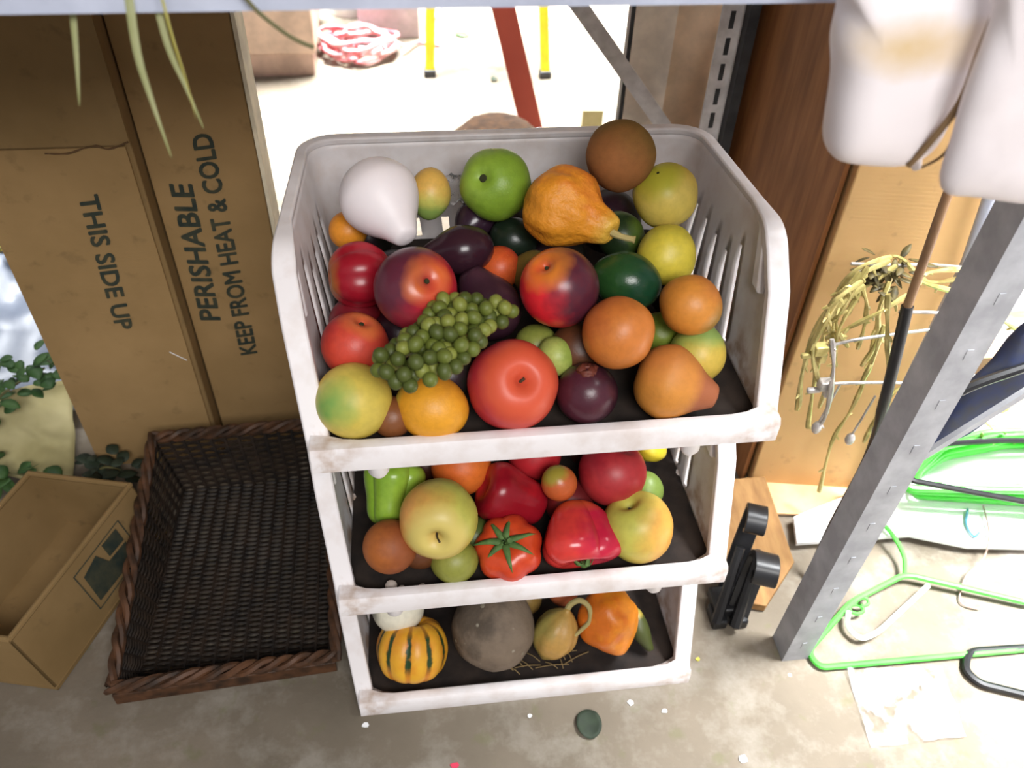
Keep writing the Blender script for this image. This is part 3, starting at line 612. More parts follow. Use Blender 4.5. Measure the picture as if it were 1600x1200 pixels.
for k in range(14):
    x = random.uniform(-.03, .08); p = V((x, random.uniform(.03, .05), .007)); an = random.uniform(0, PI)
    d = V((cos(an), sin(an)*.4, 0))*random.uniform(.012, .025)
    mb.tube(smooth_path([p-d, p+V((0, 0, .003)), p+d], 3), .0006, 5)
tag(mb.build('straw_wisps', simple('straw', (150, 126, 84), .8)), 'dry straw wisps on the tray beside the rough grey gourd', 'straw', kind='stuff')
# crumpled clear film among the top fruit
def film(c, sx, sy, label, seed, tilt=(0, 0, 1)):
    q = V(tilt).to_track_quat('Z', 'Y'); rows = []
    for i in range(11):
        rows.append([c + q @ V(((i/10-.5)*sx, (j/10-.5)*sy, .016*noise.noise(V((i*.5+seed, j*.5, seed))))) for j in range(11)])
    return tag(MB().grid(rows).build('clear_film', MAT['clear'], solid=.0004), label, 'plastic film', 'clear film scraps')
film(V((-.060, .268, .568)), .03, .03, 'crinkled clear film between the small mango and the guava', 3, (0, -.6, .8))

# ------------------------------------------------------------------ tall cardboard boxes on the left
def text_mesh(txt, bold=.006):
    c = bpy.data.curves.new('lettering', 'FONT'); c.body = txt; c.size = 1; c.offset = bold; c.resolution_u = 3
    o = bpy.data.objects.new('lettering', c); COL.objects.link(o)
    dg = bpy.context.evaluated_depsgraph_get(); me = bpy.data.meshes.new_from_object(o.evaluated_get(dg))
    bpy.data.objects.remove(o); return me
def lettering(txt, start, end, capup, parent, nrm, bold=.03):
    """text whose baseline runs start -> end; capup is the vector from baseline to cap height"""
    src = text_mesh(txt, 0)
    vs = [v.co.copy() for v in src.vertices]; fc = [tuple(p.vertices) for p in src.polygons]; N = len(vs)
    V2 = []; F2 = []
    for q, (ox, oy) in enumerate([(0, 0)]+[(bold*cos(a), bold*sin(a)) for a in [2*PI*k/8 for k in range(8)]]):
        V2 += [tuple(v+V((ox, oy, .0))+V((0, 0, q*.002))) for v in vs]; F2 += [tuple(i+q*N for i in f) for f in fc]
    me = bpy.data.meshes.new('printed_lettering'); me.from_pydata(V2, [], F2); me.update()
    xs = [v.co.x for v in me.vertices]; x0, x1 = min(xs), max(xs); ys = [v.co.y for v in me.vertices]; y0, y1 = min(ys), max(ys)
    org = parent_world(parent)
    for v in me.vertices:
        p = start+(end-start)*((v.co.x-x0)/(x1-x0))+capup*((v.co.y-y0)/(y1-y0))+V(nrm)*(.0008+v.co.z*.005)
        v.co = p-org
    me.materials.clear(); me.materials.append(MAT['ink'])
    o = bpy.data.objects.new('printed_lettering', me); COL.objects.link(o); o.parent = parent
    return tag(o, 'dark green printed capital letters')
ya, yb = .440, .470
bA = empty('tall_cardboard_box', (-.52, .5, 0), 'tall brown cardboard box on end printed THIS SIDE UP, left of the other box', 'box', 'tall shipping boxes at the left'); WPOS[bA.name] = V((-.52, .5, 0))
def quad_y(pix, y): return [Py(u, v, y) for u, v in pix]
aL = -.604; aR1 = (Py(160, 40, ya).x+Py(200, 220, ya).x)/2-.004; aR2 = (Py(208, 222, ya).x+Py(318, 665, ya).x)/2
zc = Py(120, 232, ya).z
m = MB(); m.box((aL, ya+.004, 0), (aR1, ya+.13, .80)); m.build('carton', MAT['card2'], bA, bevel=.002)
m = MB(); m.box((aL-.002, ya, 0), (aR2, ya+.0035, zc)); m.build('front_flap', MAT['card'], bA, smooth=False)
m = MB(); m.box((aL, ya+.001, zc+.002), (aR1, ya+.0035, .80)); m.build('upper_flap', MAT['card2'], bA, smooth=False)
pts = [Py(u, v, ya-.001) for u, v in ((70, 240), (105, 240), (130, 232), (150, 228), (170, 233), (200, 222))]
MB().tube(smooth_path(pts, 4), [.0008+.0016*random.random() for _ in range(21)], 6, flat=.5).build('torn_crease', simple('torn_card_edge', (104, 78, 50), .9), bA)
MB().tube([Py(265, 550, ya-.0012), Py(292, 563, ya-.0012)], .0006, 6).build('thread', MAT['white'], bA)
lettering('THIS SIDE UP', Py(121, 306, ya), Py(181, 516, ya), (Py(153, 302, ya)-Py(121, 306, ya)), bA, (0, -1, 0))
bB = empty('tall_cardboard_box', (-.34, .5, 0), 'tall brown cardboard box on end printed PERISHABLE, KEEP FROM HEAT & COLD', 'box', 'tall shipping boxes at the left'); WPOS[bB.name] = V((-.34, .5, 0))
bRt = Py(358, 25, yb); bRb = Py(432, 395, yb)
m = MB(); m.prism([(aR1-.0+.002, yb, 0), (bRb.x+.0, yb, 0), (bRt.x, yb, .80), (aR1+.002, yb, .80)], (0, .05, 0)); m.build('carton', MAT['card'], bB, bevel=.0015)
m = MB(); m.prism([(bRb.x+.001, yb-.001, 0), (bRb.x+.0055, yb-.001, 0), (bRt.x+.0055, yb-.001, .80), (bRt.x+.001, yb-.001, .80)], (0, .052, 0)); tag(m.build('edge_strip', MAT['cream'], bB), 'box side coloured cream for the light on it')
a, b = Py(346, 500, yb), Py(301, 287, yb); lettering('PERISHABLE', a, b, (Py(313, 500, yb)-a), bB, (0, -1, 0))
a, b = Py(403, 551, yb), Py(331, 206, yb); lettering('KEEP FROM HEAT & COLD', a, b, (Py(376, 555, yb)-a), bB, (0, -1, 0))

# ------------------------------------------------------------------ wicker basket
FL, FR = Pz(186, 1096), Pz(552, 1042); FL.z = FR.z = 0
FRx = V((-.238, FR.y, 0)); BR = V((-.243, .40, 0)); BLk = V((-.495, .392, 0))
Wk = empty('wicker_basket', ((FL+BR)/2)*1, 'dark brown rectangular wicker tray basket on the floor left of the bins', 'basket'); WPOS[Wk.name] = (FL+BR)/2
lo_c = [FL+V((.02, .012, 0)), FRx+V((-.008, .012, 0)), BR+V((-.006, -.02, 0)), BLk+V((.025, -.02, 0))]
hi_c = [FL+V((0, 0, .034)), FRx+V((.002, 0, .034)), BR+V((0, .0, .105)), BLk+V((0, 0, .105))]
def weave(mb, a, b, c, d, rows, stakes, r=.0019, amp=.0026, nrm=None):
    """panel a-b bottom, d-c top: weavers run a->b, stakes run a->d"""
    nrm = nrm or (b-a).cross(d-a).normalized()
    N = stakes*2
    for i in range(rows):
        t = (i+.5)/rows; p, q = a.lerp(d, t), b.lerp(c, t); ph = PI*(i % 2)
        mb.tube([p.lerp(q, k/N)+nrm*(amp*sin(PI*k/2*1.0+PI/2*0+ph) if k % 2 else 0)+V((0, 0, random.uniform(-.0004, .0004))) for k in range(N+1)], r*random.uniform(.8, 1.15), 5)
    for s in range(stakes+1):
        t = (s)/stakes; p, q = a.lerp(b, t), d.lerp(c, t)
        mb.tube([p, p.lerp(q, .5), q], .0026, 5)
z0 = V((0, 0, .006))
m = MB(); weave(m, lo_c[0]+z0, lo_c[1]+z0, lo_c[2]+z0, lo_c[3]+z0, 82, 13); m.build('woven_bottom', MAT['wicker'], Wk)
for i, nm in enumerate(('front', 'right', 'back', 'left')):
    j = (i+1) % 4; m = MB(); weave(m, lo_c[i]+z0, lo_c[j]+z0, hi_c[j], hi_c[i], 8 if i == 0 else 20, 13 if i % 2 == 0 else 16)
    m.build('woven_side', MAT['wicker'] if i else MAT['wicker2'], Wk)
m = MB(); ring = []
for i in range(4):
    j = (i+1) % 4
    for k in range(40): ring.append(hi_c[i].lerp(hi_c[j], k/40))
for s in range(3):
    pp = []
    for k, p in enumerate(ring):
        a = k*.62+s*2*PI/3; dn = (p-(FL+BR)/2); dn.z = 0; dn.normalize(); pp.append(p+dn*.006*cos(a)+V((0, 0, .0055*sin(a))))
    m.tube(pp, .0045, 6, closed=True)
m.build('braided_rim', MAT['wicker2'], Wk)
for k in range(3): pass
tag(MB().prism([(FL.x-.002, FL.y-.004, .0), (FR.x-.02, FR.y-.004, 0), (FR.x-.02, FR.y-.004, .022), (FL.x-.002, FL.y-.004, .022)], (0, .004, 0)).build('lower_braid', MAT['wicker2'], Wk, bevel=.001), None)

# ------------------------------------------------------------------ small open cardboard box bottom-left
hb = .1
tFR = Pz(15, 1002, hb); tBR = Pz(206, 757, hb); tBL = Pz(45, 738, hb); tFL = tFR+(tBL-tBR)*1.0
bFR = Pz(100, 1083); shift = bFR-V((tFR.x, tFR.y, 0))
def low(p): return V((p.x, p.y, 0))+shift*.8+V((0, 0, .001))
ob = empty('open_cardboard_box', low((tFR+tBL)/2), 'small open cardboard box with a black square print, at the lower left corner', 'box'); WPOS[ob.name] = low((tFR+tBL)/2)
cs = [tFR, tBR, tBL, tFL]
for i in range(4):
    a, b = cs[i], cs[(i+1) % 4]; c = (tFR+tBL)/2; inn = (c-(a+b)/2); inn.z = 0; inn = inn.normalized()*.004
    m = MB(); m.prism([low(a), low(b), b, a], inn); m.build('side_panel', MAT['card2'], ob, bevel=.0012)
    e = (b-a)
    m = MB(); m.tube([a+inn*.5, a.lerp(b, .5)+inn*.5, b+inn*.5], .0038, 8); m.build('folded_edge', MAT['card2'], ob)
m = MB(); m.prism([low(a)+V((0, 0, .003)) for a in cs], (0, 0, .004)); m.build('bottom_panel', MAT['card2'], ob)
# inner flap seam on the bottom
a, b = low(cs[0].lerp(cs[3], .5)), low(cs[1].lerp(cs[2], .5)); m = MB(); n2 = (cs[3]-cs[0]).normalized()*.03; n2.z = 0
m.prism([a+V((0, 0, .0075)), b+V((0, 0, .0075)), b+n2+V((0, 0, .0075)), a+n2+V((0, 0, .0075))], (0, 0, .002)); m.build('inner_flap', MAT['card2'], ob)
# square black print on the outer right side
A0, B0 = low(tFR), low(tBR); U0 = tFR-A0
def onface(s, t): return A0.lerp(B0, s)+U0*t-((tFR+tBL)/2-(tFR+tBR)/2).normalized()*.0012
out = -((tFR+tBL)/2-(tFR+tBR)/2).normalized()
fr = [(.42, .22), (.80, .22), (.80, .84), (.42, .84)]
m = MB()
for k in range(4):
    (s0, t0), (s1, t1) = fr[k], fr[(k+1) % 4]; m.tube([onface(s0, t0), onface(s1, t1)], .0008, 4)
m.build('printed_frame', MAT['ink'], ob)
m = MB()
for poly in ([(.45, .30), (.77, .26), (.76, .54), (.62, .56), (.58, .78), (.46, .72)], [(.64, .60), (.76, .58), (.76, .79), (.64, .80)]):
    m.prism([onface(s, t) for s, t in poly], out*.0005)
m.build('printed_mark', MAT['ink'], ob, smooth=False)

# ------------------------------------------------------------------ left background: wrapping paper, plastic sheet, foliage
def crumple(name, corners, mat, label, cat, amp=.012, fr=9, n=16, seed=0, th=.001, kind=None):
    a, b, c, d = [V(q) for q in corners]; nr = (b-a).cross(d-a).normalized(); rows = []
    for i in range(n+1):
        rows.append([])
        for j in range(n+1):
            p = a.lerp(b, j/n).lerp(d.lerp(c, j/n), i/n); rows[-1].append(p+nr*amp*(noise.noise(p*fr+V((seed, 0, 0)))+.5*noise.noise(p*fr*2.3)))
    return tag(MB().grid(rows).build(name, mat, solid=th), label, cat, kind=kind)
crumple('wrapping_paper', [Pz(-60, 750, .02), Pz(118, 745, .015), Pz(112, 590, .05), Pz(-60, 625, .13)], MAT['paper'], 'crumpled cream wrapping paper on the floor behind the small open box', 'paper', .02, 14, seed=2)
crumple('plastic_sheet', [Pz(-80, 600, .06), Pz(128, 640, .03), Pz(70, 388, .05), Pz(-80, 420, .12)], MAT['sheet'], 'milky bluish plastic sheet on the floor at the far left', 'plastic sheet', .03, 7, seed=5)
crumple('yellow_cloth', [Pz(-60, 400, .1), Pz(44, 392, .1), Pz(30, 355, .12), Pz(-60, 350, .12)], simple('mustard_cloth', (196, 176, 84), .9), 'mustard yellow cloth at the left edge behind the tall box', 'cloth', .015, 12, seed=8)
m = MB()
for k in range(7):
    p = Pz(-60, 262+k*14, .02+.012*k); q = Pz(36, 268+k*14, .02+.012*k); m.tube([p, q], .006, 6)
for k in range(6):
    p = Pz(-50+k*15, 255, .02); q = Pz(-50+k*15, 355, .1); m.tube([p, q], .006, 6)
tag(m.build('woven_crate', simple('cream_lattice', (228, 216, 176), .7, (200, 176, 110), 30)), 'cream lattice crate side at the far left edge', 'crate')
def leafmesh(mb, p, d, L, w, nrm=V((0, 0, 1)), curl=.15):
    d = V(d).normalized(); s = d.cross(nrm).normalized(); n2 = s.cross(d); rows = []
    for j in range(6):
        t = j/5; c = p+d*L*t+n2*(-curl*L*t*t); ww = w*sin(PI*min(.98, .06+t*.92))**.8
        rows.append([c-s*ww+n2*.12*ww, c, c+s*ww+n2*.12*ww])
    mb.grid(rows)
def sprig(base, tip, n, L, label, cat='plant', mat='leaf', spread=.05, name='leafy_sprig', w=.4):
    base, tip = V(base), V(tip); T = empty(name, base, label, cat); WPOS[T.name] = base
    mid = base.lerp(tip, .5)+V((0, 0, .02)); pth = smooth_path([base, mid, tip], 8)
    MB().tube(pth, .0018, 6).build('stem', MAT['stem'], T)
    mb = MB()
    for k in range(n):
        p = random.choice(pth)+V((random.uniform(-1, 1), random.uniform(-1, 1), random.uniform(-.3, .7)))*spread*.5
        d = V((random.uniform(-1, 1), random.uniform(-1, 1), random.uniform(-.3, .6)))
        leafmesh(mb, p, d, L*random.uniform(.6, 1.2), L*w*random.uniform(.6, 1.1))
    mb.build('foliage', MAT[mat], T, solid=.0004); return T
sprig(Pz(-50, 690, .05), Pz(70, 575, .13), 70, .026, 'bushy green leafy sprig lying on the cream wrapping paper', spread=.09)
sprig(Pz(-30, 760, .02), Pz(50, 745, .03), 16, .03, 'few green leaves just behind the small open box')
sprig(Pz(140, 745, .012), Pz(205, 742, .015), 22, .026, 'dark green leaves on the floor between the open box and the wicker basket', mat='leafdark')
sprig(Pz(-30, 405, .09), Pz(46, 400, .09), 14, .03, 'thin green leaves above the plastic sheet at the left edge')

# ------------------------------------------------------------------ hanging blades near the lens
def blade(pts, wd, label, mat, depth):
    P = smooth_path([Pd(u, v, depth+.01*k) for k, (u, v) in enumerate(pts)], 6); mb = MB(); n = len(P)
    mb.tube(P, [.72*wd*(1-(i/(n-1))**1.6)+.0002 for i in range(n)], 6, flat=.3)
    return tag(mb.build('grass_blade', MAT[mat], None), label, 'grass', 'dry grass blades hanging from the shelf')
blade([(108, -30), (118, 70), (124, 165)], .0028, 'short pale grass blade, leftmost of those hanging from the shelf', 'grassp', .47)
blade([(198, -30), (214, 80), (238, 160), (268, 246)], .0032, 'longest pale grass blade hanging from the shelf', 'grassp', .46)
blade([(236, -30), (262, 70), (290, 135), (318, 200)], .0026, 'pale grass blade hanging just left of the bright yellow one', 'grassp', .47)
blade([(246, -30), (270, 60), (292, 130), (306, 185)], .0026, 'bright yellow-green grass blade hanging from the shelf', 'grass', .45)
tag(MB().tube(smooth_path([Py(370, -20, -.008), Py(405, 20, -.008), Py(455, 58, -.01), Py(490, 74, -.01)], 6), .0012, 6).build('dry_stem', MAT['stem']), 'thin dark dry stem hanging off the shelf beam', 'stem')

# ------------------------------------------------------------------ boards and boxes behind the right of the rack
def vbox(name, foot, h, label, cat, mat, parts=(), z0=0):
    o = MB().prism([V((p[0], p[1], z0)) for p in foot], (0, 0, h)).build(name, mat, None, smooth=False, bevel=.0015)
    return tag(o, label, cat)
vbox('brown_board', [(.3795, .316), (.388, .319), (.352, .62), (.343, .618)], .83, 'tall reddish-brown wooden board standing on edge behind the rear rack post', 'board', MAT['board'])
T = empty('large_carton', (.47, .42, 0), 'large tan cardboard carton right of the brown board behind the rack', 'box'); WPOS[T.name] = V((.47, .42, 0))
E0 = V((.390, .306, 0)); E1 = V((.575, .272, 0)); bk = V((.05, .3, 0))
MB().prism([E0, E1, E1+bk, E0+bk], (0, 0, .86)).build('carton', MAT['card3'], T, smooth=False, bevel=.002)
d = (E1-E0).normalized(); n2 = V((d.y, -d.x, 0))
z1 = .004
MB().prism([E0+V((0, 0, z1)), E0+d*.15+V((0, 0, z1)), E0+d*.16+n2*.055+V((0, 0, z1)), E0+d*.02+n2*.06+V((0, 0, z1))], (0, 0, .004)).build('bottom_flap', MAT['wood'], T, smooth=False)
x0 = Py(976, 100, .66).x; x1 = Py(1046, 100, .66).x
T = empty('pale_carton', ((x0+.45)/2, .75, 0), 'upright flat beige carton seen between the diagonal brace and the rear post', 'box'); WPOS[T.name] = V(((x0+.45)/2, .75, 0))
MB().box((x0+.006, .662, 0), (.45, .674, .9)).build('carton', simple('beige_card', (236, 206, 174), .8), T, smooth=False)
MB().box((x0+.006, .658, 0), (x1, .6615, .9)).build('pale_flap', MAT['pale'], T, smooth=False)
tag(MB().box((x0, .658, 0), (x0+.0055, .674, .9)).build('dark_edge_strip', MAT['darksteel'], T, smooth=False), 'dark strip along the carton edge')  # narrow near-black strip down the left edge
# plank and white foam board on the floor
p0, p1, p2, p3 = Pz(1203, 988), Pz(1262, 882), Pz(1180, 690, .05), Pz(1128, 690, .05)
m = MB(); b0 = Pz(1120, 985, .0)
zz = V((0, 0, .012))
tag(MB().prism([V((.338, .085, .002)), V((.402, .15, .002)), V((.398, .285, .03)), V((.285, .285, .03)), V((.285, .1, .004))], (0, 0, .014)).build('plank', MAT['plank'], None, bevel=.001), 'short aged wooden plank lying behind the black clamp', 'plank')
pw = [Pz(1243, 853, .012), Pz(1420, 840, .012), Pz(1510, 858, .012), Pz(1620, 860, .012), Pz(1640, 690, .012), Pz(1420, 690, .012), Pz(1330, 775, .012), Pz(1238, 812, .012)]
tag(MB().prism(pw, (0, 0, .008)).build('foam_board', MAT['white'], None, bevel=.001), 'white foam board lying on the floor right of the large tan carton', 'foam board')
# orange board, grey pole, wood block, denim
xo = Py(1520, 350, .30).x
vbox('orange_board', [(.582, .28), (.62, .275), (.62, .30), (.582, .30)], .62, 'narrow orange-tan board standing right of the large tan carton', 'board', MAT['orangeb'])
a = Py(1512, 410, .25); b = Py(1512, 300, .25)
tag(MB().tube([V((a.x+.002, .255, 0)), V((a.x, .25, a.z)), V((b.x-.004, .25, b.z+.25))], .0075, 12).build('grey_pole', MAT['beam'], None), 'slim grey pole standing in front of the large tan carton', 'pole')
c = Py(1542, 562, .16)
tag(MB().box((c.x-.02, .15, c.z-.013), (c.x+.018, .20, c.z+.013)).build('wood_block', MAT['wood'], None, bevel=.001), 'small square pale wood block behind the front post', 'block')
def pillow(name, outline, th, mat, label, cat, rings=7, wob=0, subs=1, parent=None):
    P = [V(p) for p in smooth_path(outline, 4, True)]; c = sum(P, V((0, 0, 0)))/len(P)
    n = V((0, 0, 0))
    for i in range(len(P)): n += (P[i]-c).cross(P[(i+1) % len(P)]-c)
    n.normalize(); N = len(P); vs = []; fs = []
    seq = [(cos(a), sin(a)) for a in [-PI/2+PI*k/(2*rings) for k in range(1, 2*rings)]]
    for (s, t) in seq:
        sc = s**.45
        for p in P:
            q = c+(p-c)*sc+n*th*t*(1 if s else 1); q += n*wob*noise.noise(q*26)
            vs.append(q)
    L = len(seq)
    for i in range(L-1):
        for k in range(N): fs.append((i*N+k, i*N+(k+1) % N, (i+1)*N+(k+1) % N, (i+1)*N+k))
    fs += [tuple(range(N)), tuple((L-1)*N+k for k in range(N-1, -1, -1))]
    o = MB().add(vs, fs).build(name, mat, parent); 
    return tag(o, label, cat) if label else o
pillow('denim_strip', [Py(u, v, .12) for u, v in ((1620, 500), (1560, 560), (1500, 615), (1445, 685), (1480, 690), (1540, 655), (1620, 590))], .012, MAT['denim'], 'dark blue cloth strip draped behind the front post', 'cloth', wob=.004)
# white padded bundles hanging from the shelf front
T = empty('padded_bundle', Py(1400, -60, -.03), 'white padded bundle with a yellow stain hanging from the shelf at the top right', 'bundle'); WPOS[T.name] = T.location.copy()
pa = [Py(u, v, -.035) for u, v in ((1316, -90), (1314, 0), (1302, 60), (1302, 118), (1293, 190), (1294, 236), (1330, 252), (1405, 252), (1452, 222), (1490, 150), (1530, 62), (1560, 0), (1570, -90))]
cst = Py(1440, 78, -.06)
body = pillow('padding', pa, .022, MAT['stained'], None, None, wob=.0025, parent=T)
# keep the stain's own coordinates centred on the mark
off = cst-T.location
for v in body.data.vertices: v.co -= off
body.location = off
tp = Py(1432, 262, -.035); MB().tube([Py(1424, 225, -.035), Py(1430, 248, -.035), tp], [.006, .0045, .003], 10).build('corner_tip', MAT['whitecloth'], T)
pillow('padded_bundle', [Py(u, v, -.075) for u, v in ((1580, -80), (1556, 30), (1515, 130), (1490, 220), (1472, 296), (1530, 308), (1640, 322), (1700, 322), (1700, -80))], .012, MAT['whitecloth'], 'plain white padded flap hanging at the right edge of the shelf', 'bundle', wob=.003)
mb = MB()
mb.tube(smooth_path([Py(1572, -20, -.062), Py(1535, 70, -.066), Py(1500, 160, -.066), Py(1455, 220, -.06), Py(1420, 258, -.05)], 6), .0022, 6)
mb.tube(smooth_path([Py(1500, 165, -.066), Py(1480, 235, -.06), Py(1440, 262, -.055)], 6), .001, 5)
tag(mb.build('straw_cord', simple('tan_cord', (140, 112, 78), .8)), 'tan cord running down between the two white padded bundles', 'cord')
# long tool: brown shaft, black lower grip
T = empty('long_handled_tool', Pz(1262, 902), 'long thin tool with a brown shaft and black lower half, left of the front post', 'tool'); WPOS[T.name] = T.location.copy()
a = Pz(1262, 902, .005); kk = [Pz(1300, 818, .10), Pz(1352, 720, .23), Pz(1384, 620, .36), Pz(1418, 478, .48)]
MB().tube(smooth_path([a]+kk, 5), [.0045]*14+[.0065]*7, 10).build('black_grip', MAT['black'], T)
MB().tube(smooth_path([kk[-1], Pz(1448, 395, .545), Pz(1482, 300, .61), Pz(1530, 180, .68)], 5), [.005]*16, 10).build('shaft', MAT['shaft'], T)

# ------------------------------------------------------------------ wire stems and clips hanging in front of the carton
random.seed(21)
WIRES = [
 ([(1392, 402), (1340, 420), (1300, 470), (1262, 545), (1245, 640)], .22, 'gold', 'gold wire at the left edge of the tangle, bending down towards the bin corner'),
 ([(1390, 408), (1330, 440), (1292, 505), (1272, 600), (1262, 668)], .20, 'gold', 'second gold wire from the left of the tangle'),
 ([(1400, 415), (1350, 450), (1310, 470), (1300, 520), (1290, 530)], .23, 'gold', 'short hooked gold wire ending at the upper clip'),
 ([(1420, 460), (1370, 490), (1320, 515), (1292, 528)], .18, 'gold', 'straight gold wire rising right from the upper clip'),
 ([(1395, 420), (1372, 500), (1355, 580), (1330, 640), (1300, 690), (1280, 768)], .24, 'gold', 'longest gold wire, reaching almost to the floor flap'),
 ([(1382, 508), (1365, 560), (1345, 600)], .19, 'gold', 'thick short gold wire in the middle of the tangle'),
 ([(1300, 530), (1302, 580), (1290, 650), (1272, 668)], .17, 'silver', 'silver wire dropping from the upper clip to the left pendant'),
 ([(1440, 590), (1400, 610), (1370, 650), (1350, 690)], .18, 'gold', 'gold wire curving down behind the black grip'),
 ([(1520, 430), (1450, 440), (1400, 400), (1350, 425), (1310, 455)], .25, 'gold', 'gold wire looping over the top of the tangle'),
 ([(1490, 455), (1440, 440), (1455, 425), (1510, 420)], .22, 'gold', 'small open gold loop right of the tool shaft'),
 ([(1470, 520), (1430, 580), (1400, 640), (1365, 665)], .16, 'gold', 'gold wire running diagonally right of the black grip'),
 ([(1590, 400), (1560, 440), (1575, 480), (1540, 520)], .2, 'gold', 'bright gold ribbon right of the front post'),
 ([(1600, 520), (1565, 500), (1540, 470), (1555, 430)], .22, 'gold', 'second gold ribbon right of the front post'),
]
mb_c = None
for k in range(12):
    u0, v0 = 1330+random.uniform(-30, 60), 425+random.uniform(-10, 40); sx_ = random.uniform(-1, .3); ln = random.uniform(60, 190)
    WIRES.append(([(u0, v0), (u0+sx_*45, v0+ln*.35), (u0+sx_*70+random.uniform(-12, 12), v0+ln*.7), (u0+sx_*72+random.uniform(-25, 12), v0+ln)], random.uniform(.15, .25), 'gold', 'thin gold wire inside the dense middle of the tangle'))
for pts, y, mt, lb in WIRES:
    T = empty('metal_wire', Py(pts[0][0], pts[0][1], y), lb, 'wire', 'tangled gold and silver wires'); WPOS[T.name] = T.location.copy()
    P = smooth_path([Py(u, v, y-.012*sin(k*1.3)) for k, (u, v) in enumerate(pts)], 6)
    MB().tube(P, [.0026+.0008*sin(k*.9) for k in range(len(P))], 6).build('wire', MAT[mt], T)
    for k in range(3, len(P)-1, 4):
        d = V((random.uniform(-1, 1), random.uniform(-.5, .3), random.uniform(-1, .4))).normalized(); m = MB(); m.tube([P[k], P[k]+d*.004, P[k]+d*.008+V((0, 0, -.002))], [.0018, .002, .001], 5)
        m.build('barb', MAT[mt], T).parent = T.children[0]
for pts, y, lb in (([(1330, 412), (1400, 414), (1460, 414), (1525, 420)], .24, 'upper silver rod behind the tool shaft'),
                   ([(1405, 488), (1450, 488), (1490, 490)], .17, 'short dark rod just above the middle silver rod'),
                   ([(1282, 545), (1330, 532), (1400, 522), (1475, 512)], .17, 'middle silver rod with a square clip at its left end'),
                   ([(1290, 600), (1340, 598), (1400, 598), (1430, 602)], .17, 'lower silver rod with a pendant at its left end')):
    T = empty('silver_rod', Py(pts[0][0], pts[0][1], y), lb, 'rod', 'thin silver rods in the wire tangle'); WPOS[T.name] = T.location.copy()
    P = smooth_path([Py(u, v, y) for u, v in pts], 5); MB().tube(P, .0019, 8).build('rod', MAT['silver'], T)
    if 'clip' in lb or 'pendant' in lb:
        c = P[0]; m = MB(); m.box(c+V((-.008, -.006, -.007)), c+V((.007, .006, .006))); m.box(c+V((-.02, -.003, -.012)), c+V((-.004, .003, -.006))); m.box(c+V((.002, -.004, -.02)), c+V((.01, .004, -.006)))
        m.build('clip', MAT['gold'] if 'clip' in lb else MAT['silver'], T, bevel=.0015)
for (u, v, lb) in ((1276, 668, 'silver pendant hanging lowest at the left of the tangle'), (1328, 686, 'silver pendant beside the black grip'), (1370, 672, 'silver pendant hidden between black grip and front post')):
    c = Py(u, v, .17); m = MB().lathe([(r*.006, z*.008) for r, z in prof_curve(PR['oval'], 2)], 12, None, Matrix.Translation(c)); m.tube([c+V((0, 0, .008)), c+V((.004, 0, .04)), c+V((.008, 0, .075))], .0014, 6)
    tag(m.build('pendant', MAT['silver']), lb, 'pendant', 'silver pendants on the wires')
m = MB()
c = Py(1385, 425, .235)
for k in range(46):
    p = c+V((random.gauss(0, .02), random.gauss(0, .012), random.gauss(0, .011))); leafmesh(m, p, (random.uniform(-1, 1), random.uniform(-.6, .2), random.uniform(-.7, .3)), .02, .004)
tag(m.build('dried_sprig', simple('dried_olive_leaf', (104, 92, 50), .6, (60, 54, 34), 60), solid=.0005), 'dark dried leafy sprig at the top of the wire tangle', 'dried plant')

# ------------------------------------------------------------------ black folding clamp
T = empty('black_clamp', Pz(1160, 975), 'black plastic clamp with two curled jaws standing right of the bins', 'clamp'); WPOS[T.name] = T.location.copy()
def strap(P, wdir, wd, th):
    P = smooth_path(P, 5); rows = []; n = len(P); wdir = V(wdir)
    vs = []; fs = []
    for i in range(n):
        t = (P[min(i+1, n-1)]-P[max(i-1, 0)]).normalized(); nn = t.cross(wdir).normalized()
        for a, b in ((-1, -1), (1, -1), (1, 1), (-1, 1)): vs.append(P[i]+wdir*wd*.5*a+nn*th*.5*b)
    for i in range(n-1):
        for c in range(4): fs.append((i*4+c, i*4+(c+1) % 4, (i+1)*4+(c+1) % 4, (i+1)*4+c))
    fs += [(0, 1, 2, 3), tuple((n-1)*4+c for c in (3, 2, 1, 0))]
    return MB().add(vs, fs)
g = V((.283, .085, 0)); wx = V((.93, -.36, 0)).normalized(); fw = V((.36, .93, 0)).normalized()
def loc3(f, z, s=0): return g+fw*f+V((0, 0, z))+wx*s
strap([loc3(-.01, .004, .012), loc3(.01, .05, .016), loc3(.03, .10, .022), loc3(.02, .125, .026), loc3(-.002, .128, .028), loc3(-.012, .112, .028), loc3(-.004, .098, .028), loc3(.008, .104, .028)], wx, .030, .006).build('front_jaw', MAT['black'], T, bevel=.001)
strap([loc3(.02, .004, -.004), loc3(.05, .07, .0), loc3(.075, .13, .006), loc3(.07, .155, .006), loc3(.05, .160, .006), loc3(.038, .146, .006), loc3(.046, .132, .006)], wx, .026, .006).build('rear_jaw', MAT['black'], T, bevel=.001)
for s in (-.012, .012):
    m = MB(); m.tube([loc3(-.02, .012, s), loc3(.005, .05, s+.004), loc3(.035, .11, s+.008)], [.008, .007, .006], 8); m.build('arm', MAT['black'], T)
m = MB(); m.box(g+V((-.024, -.02, 0)), g+V((-.004, .012, .018))); m.box(g+V((.004, -.022, 0)), g+V((.024, .01, .018))); m.box(g+V((-.02, -.01, .012)), g+V((.02, .03, .03))); m.build('base_block', MAT['black'], T, bevel=.003)

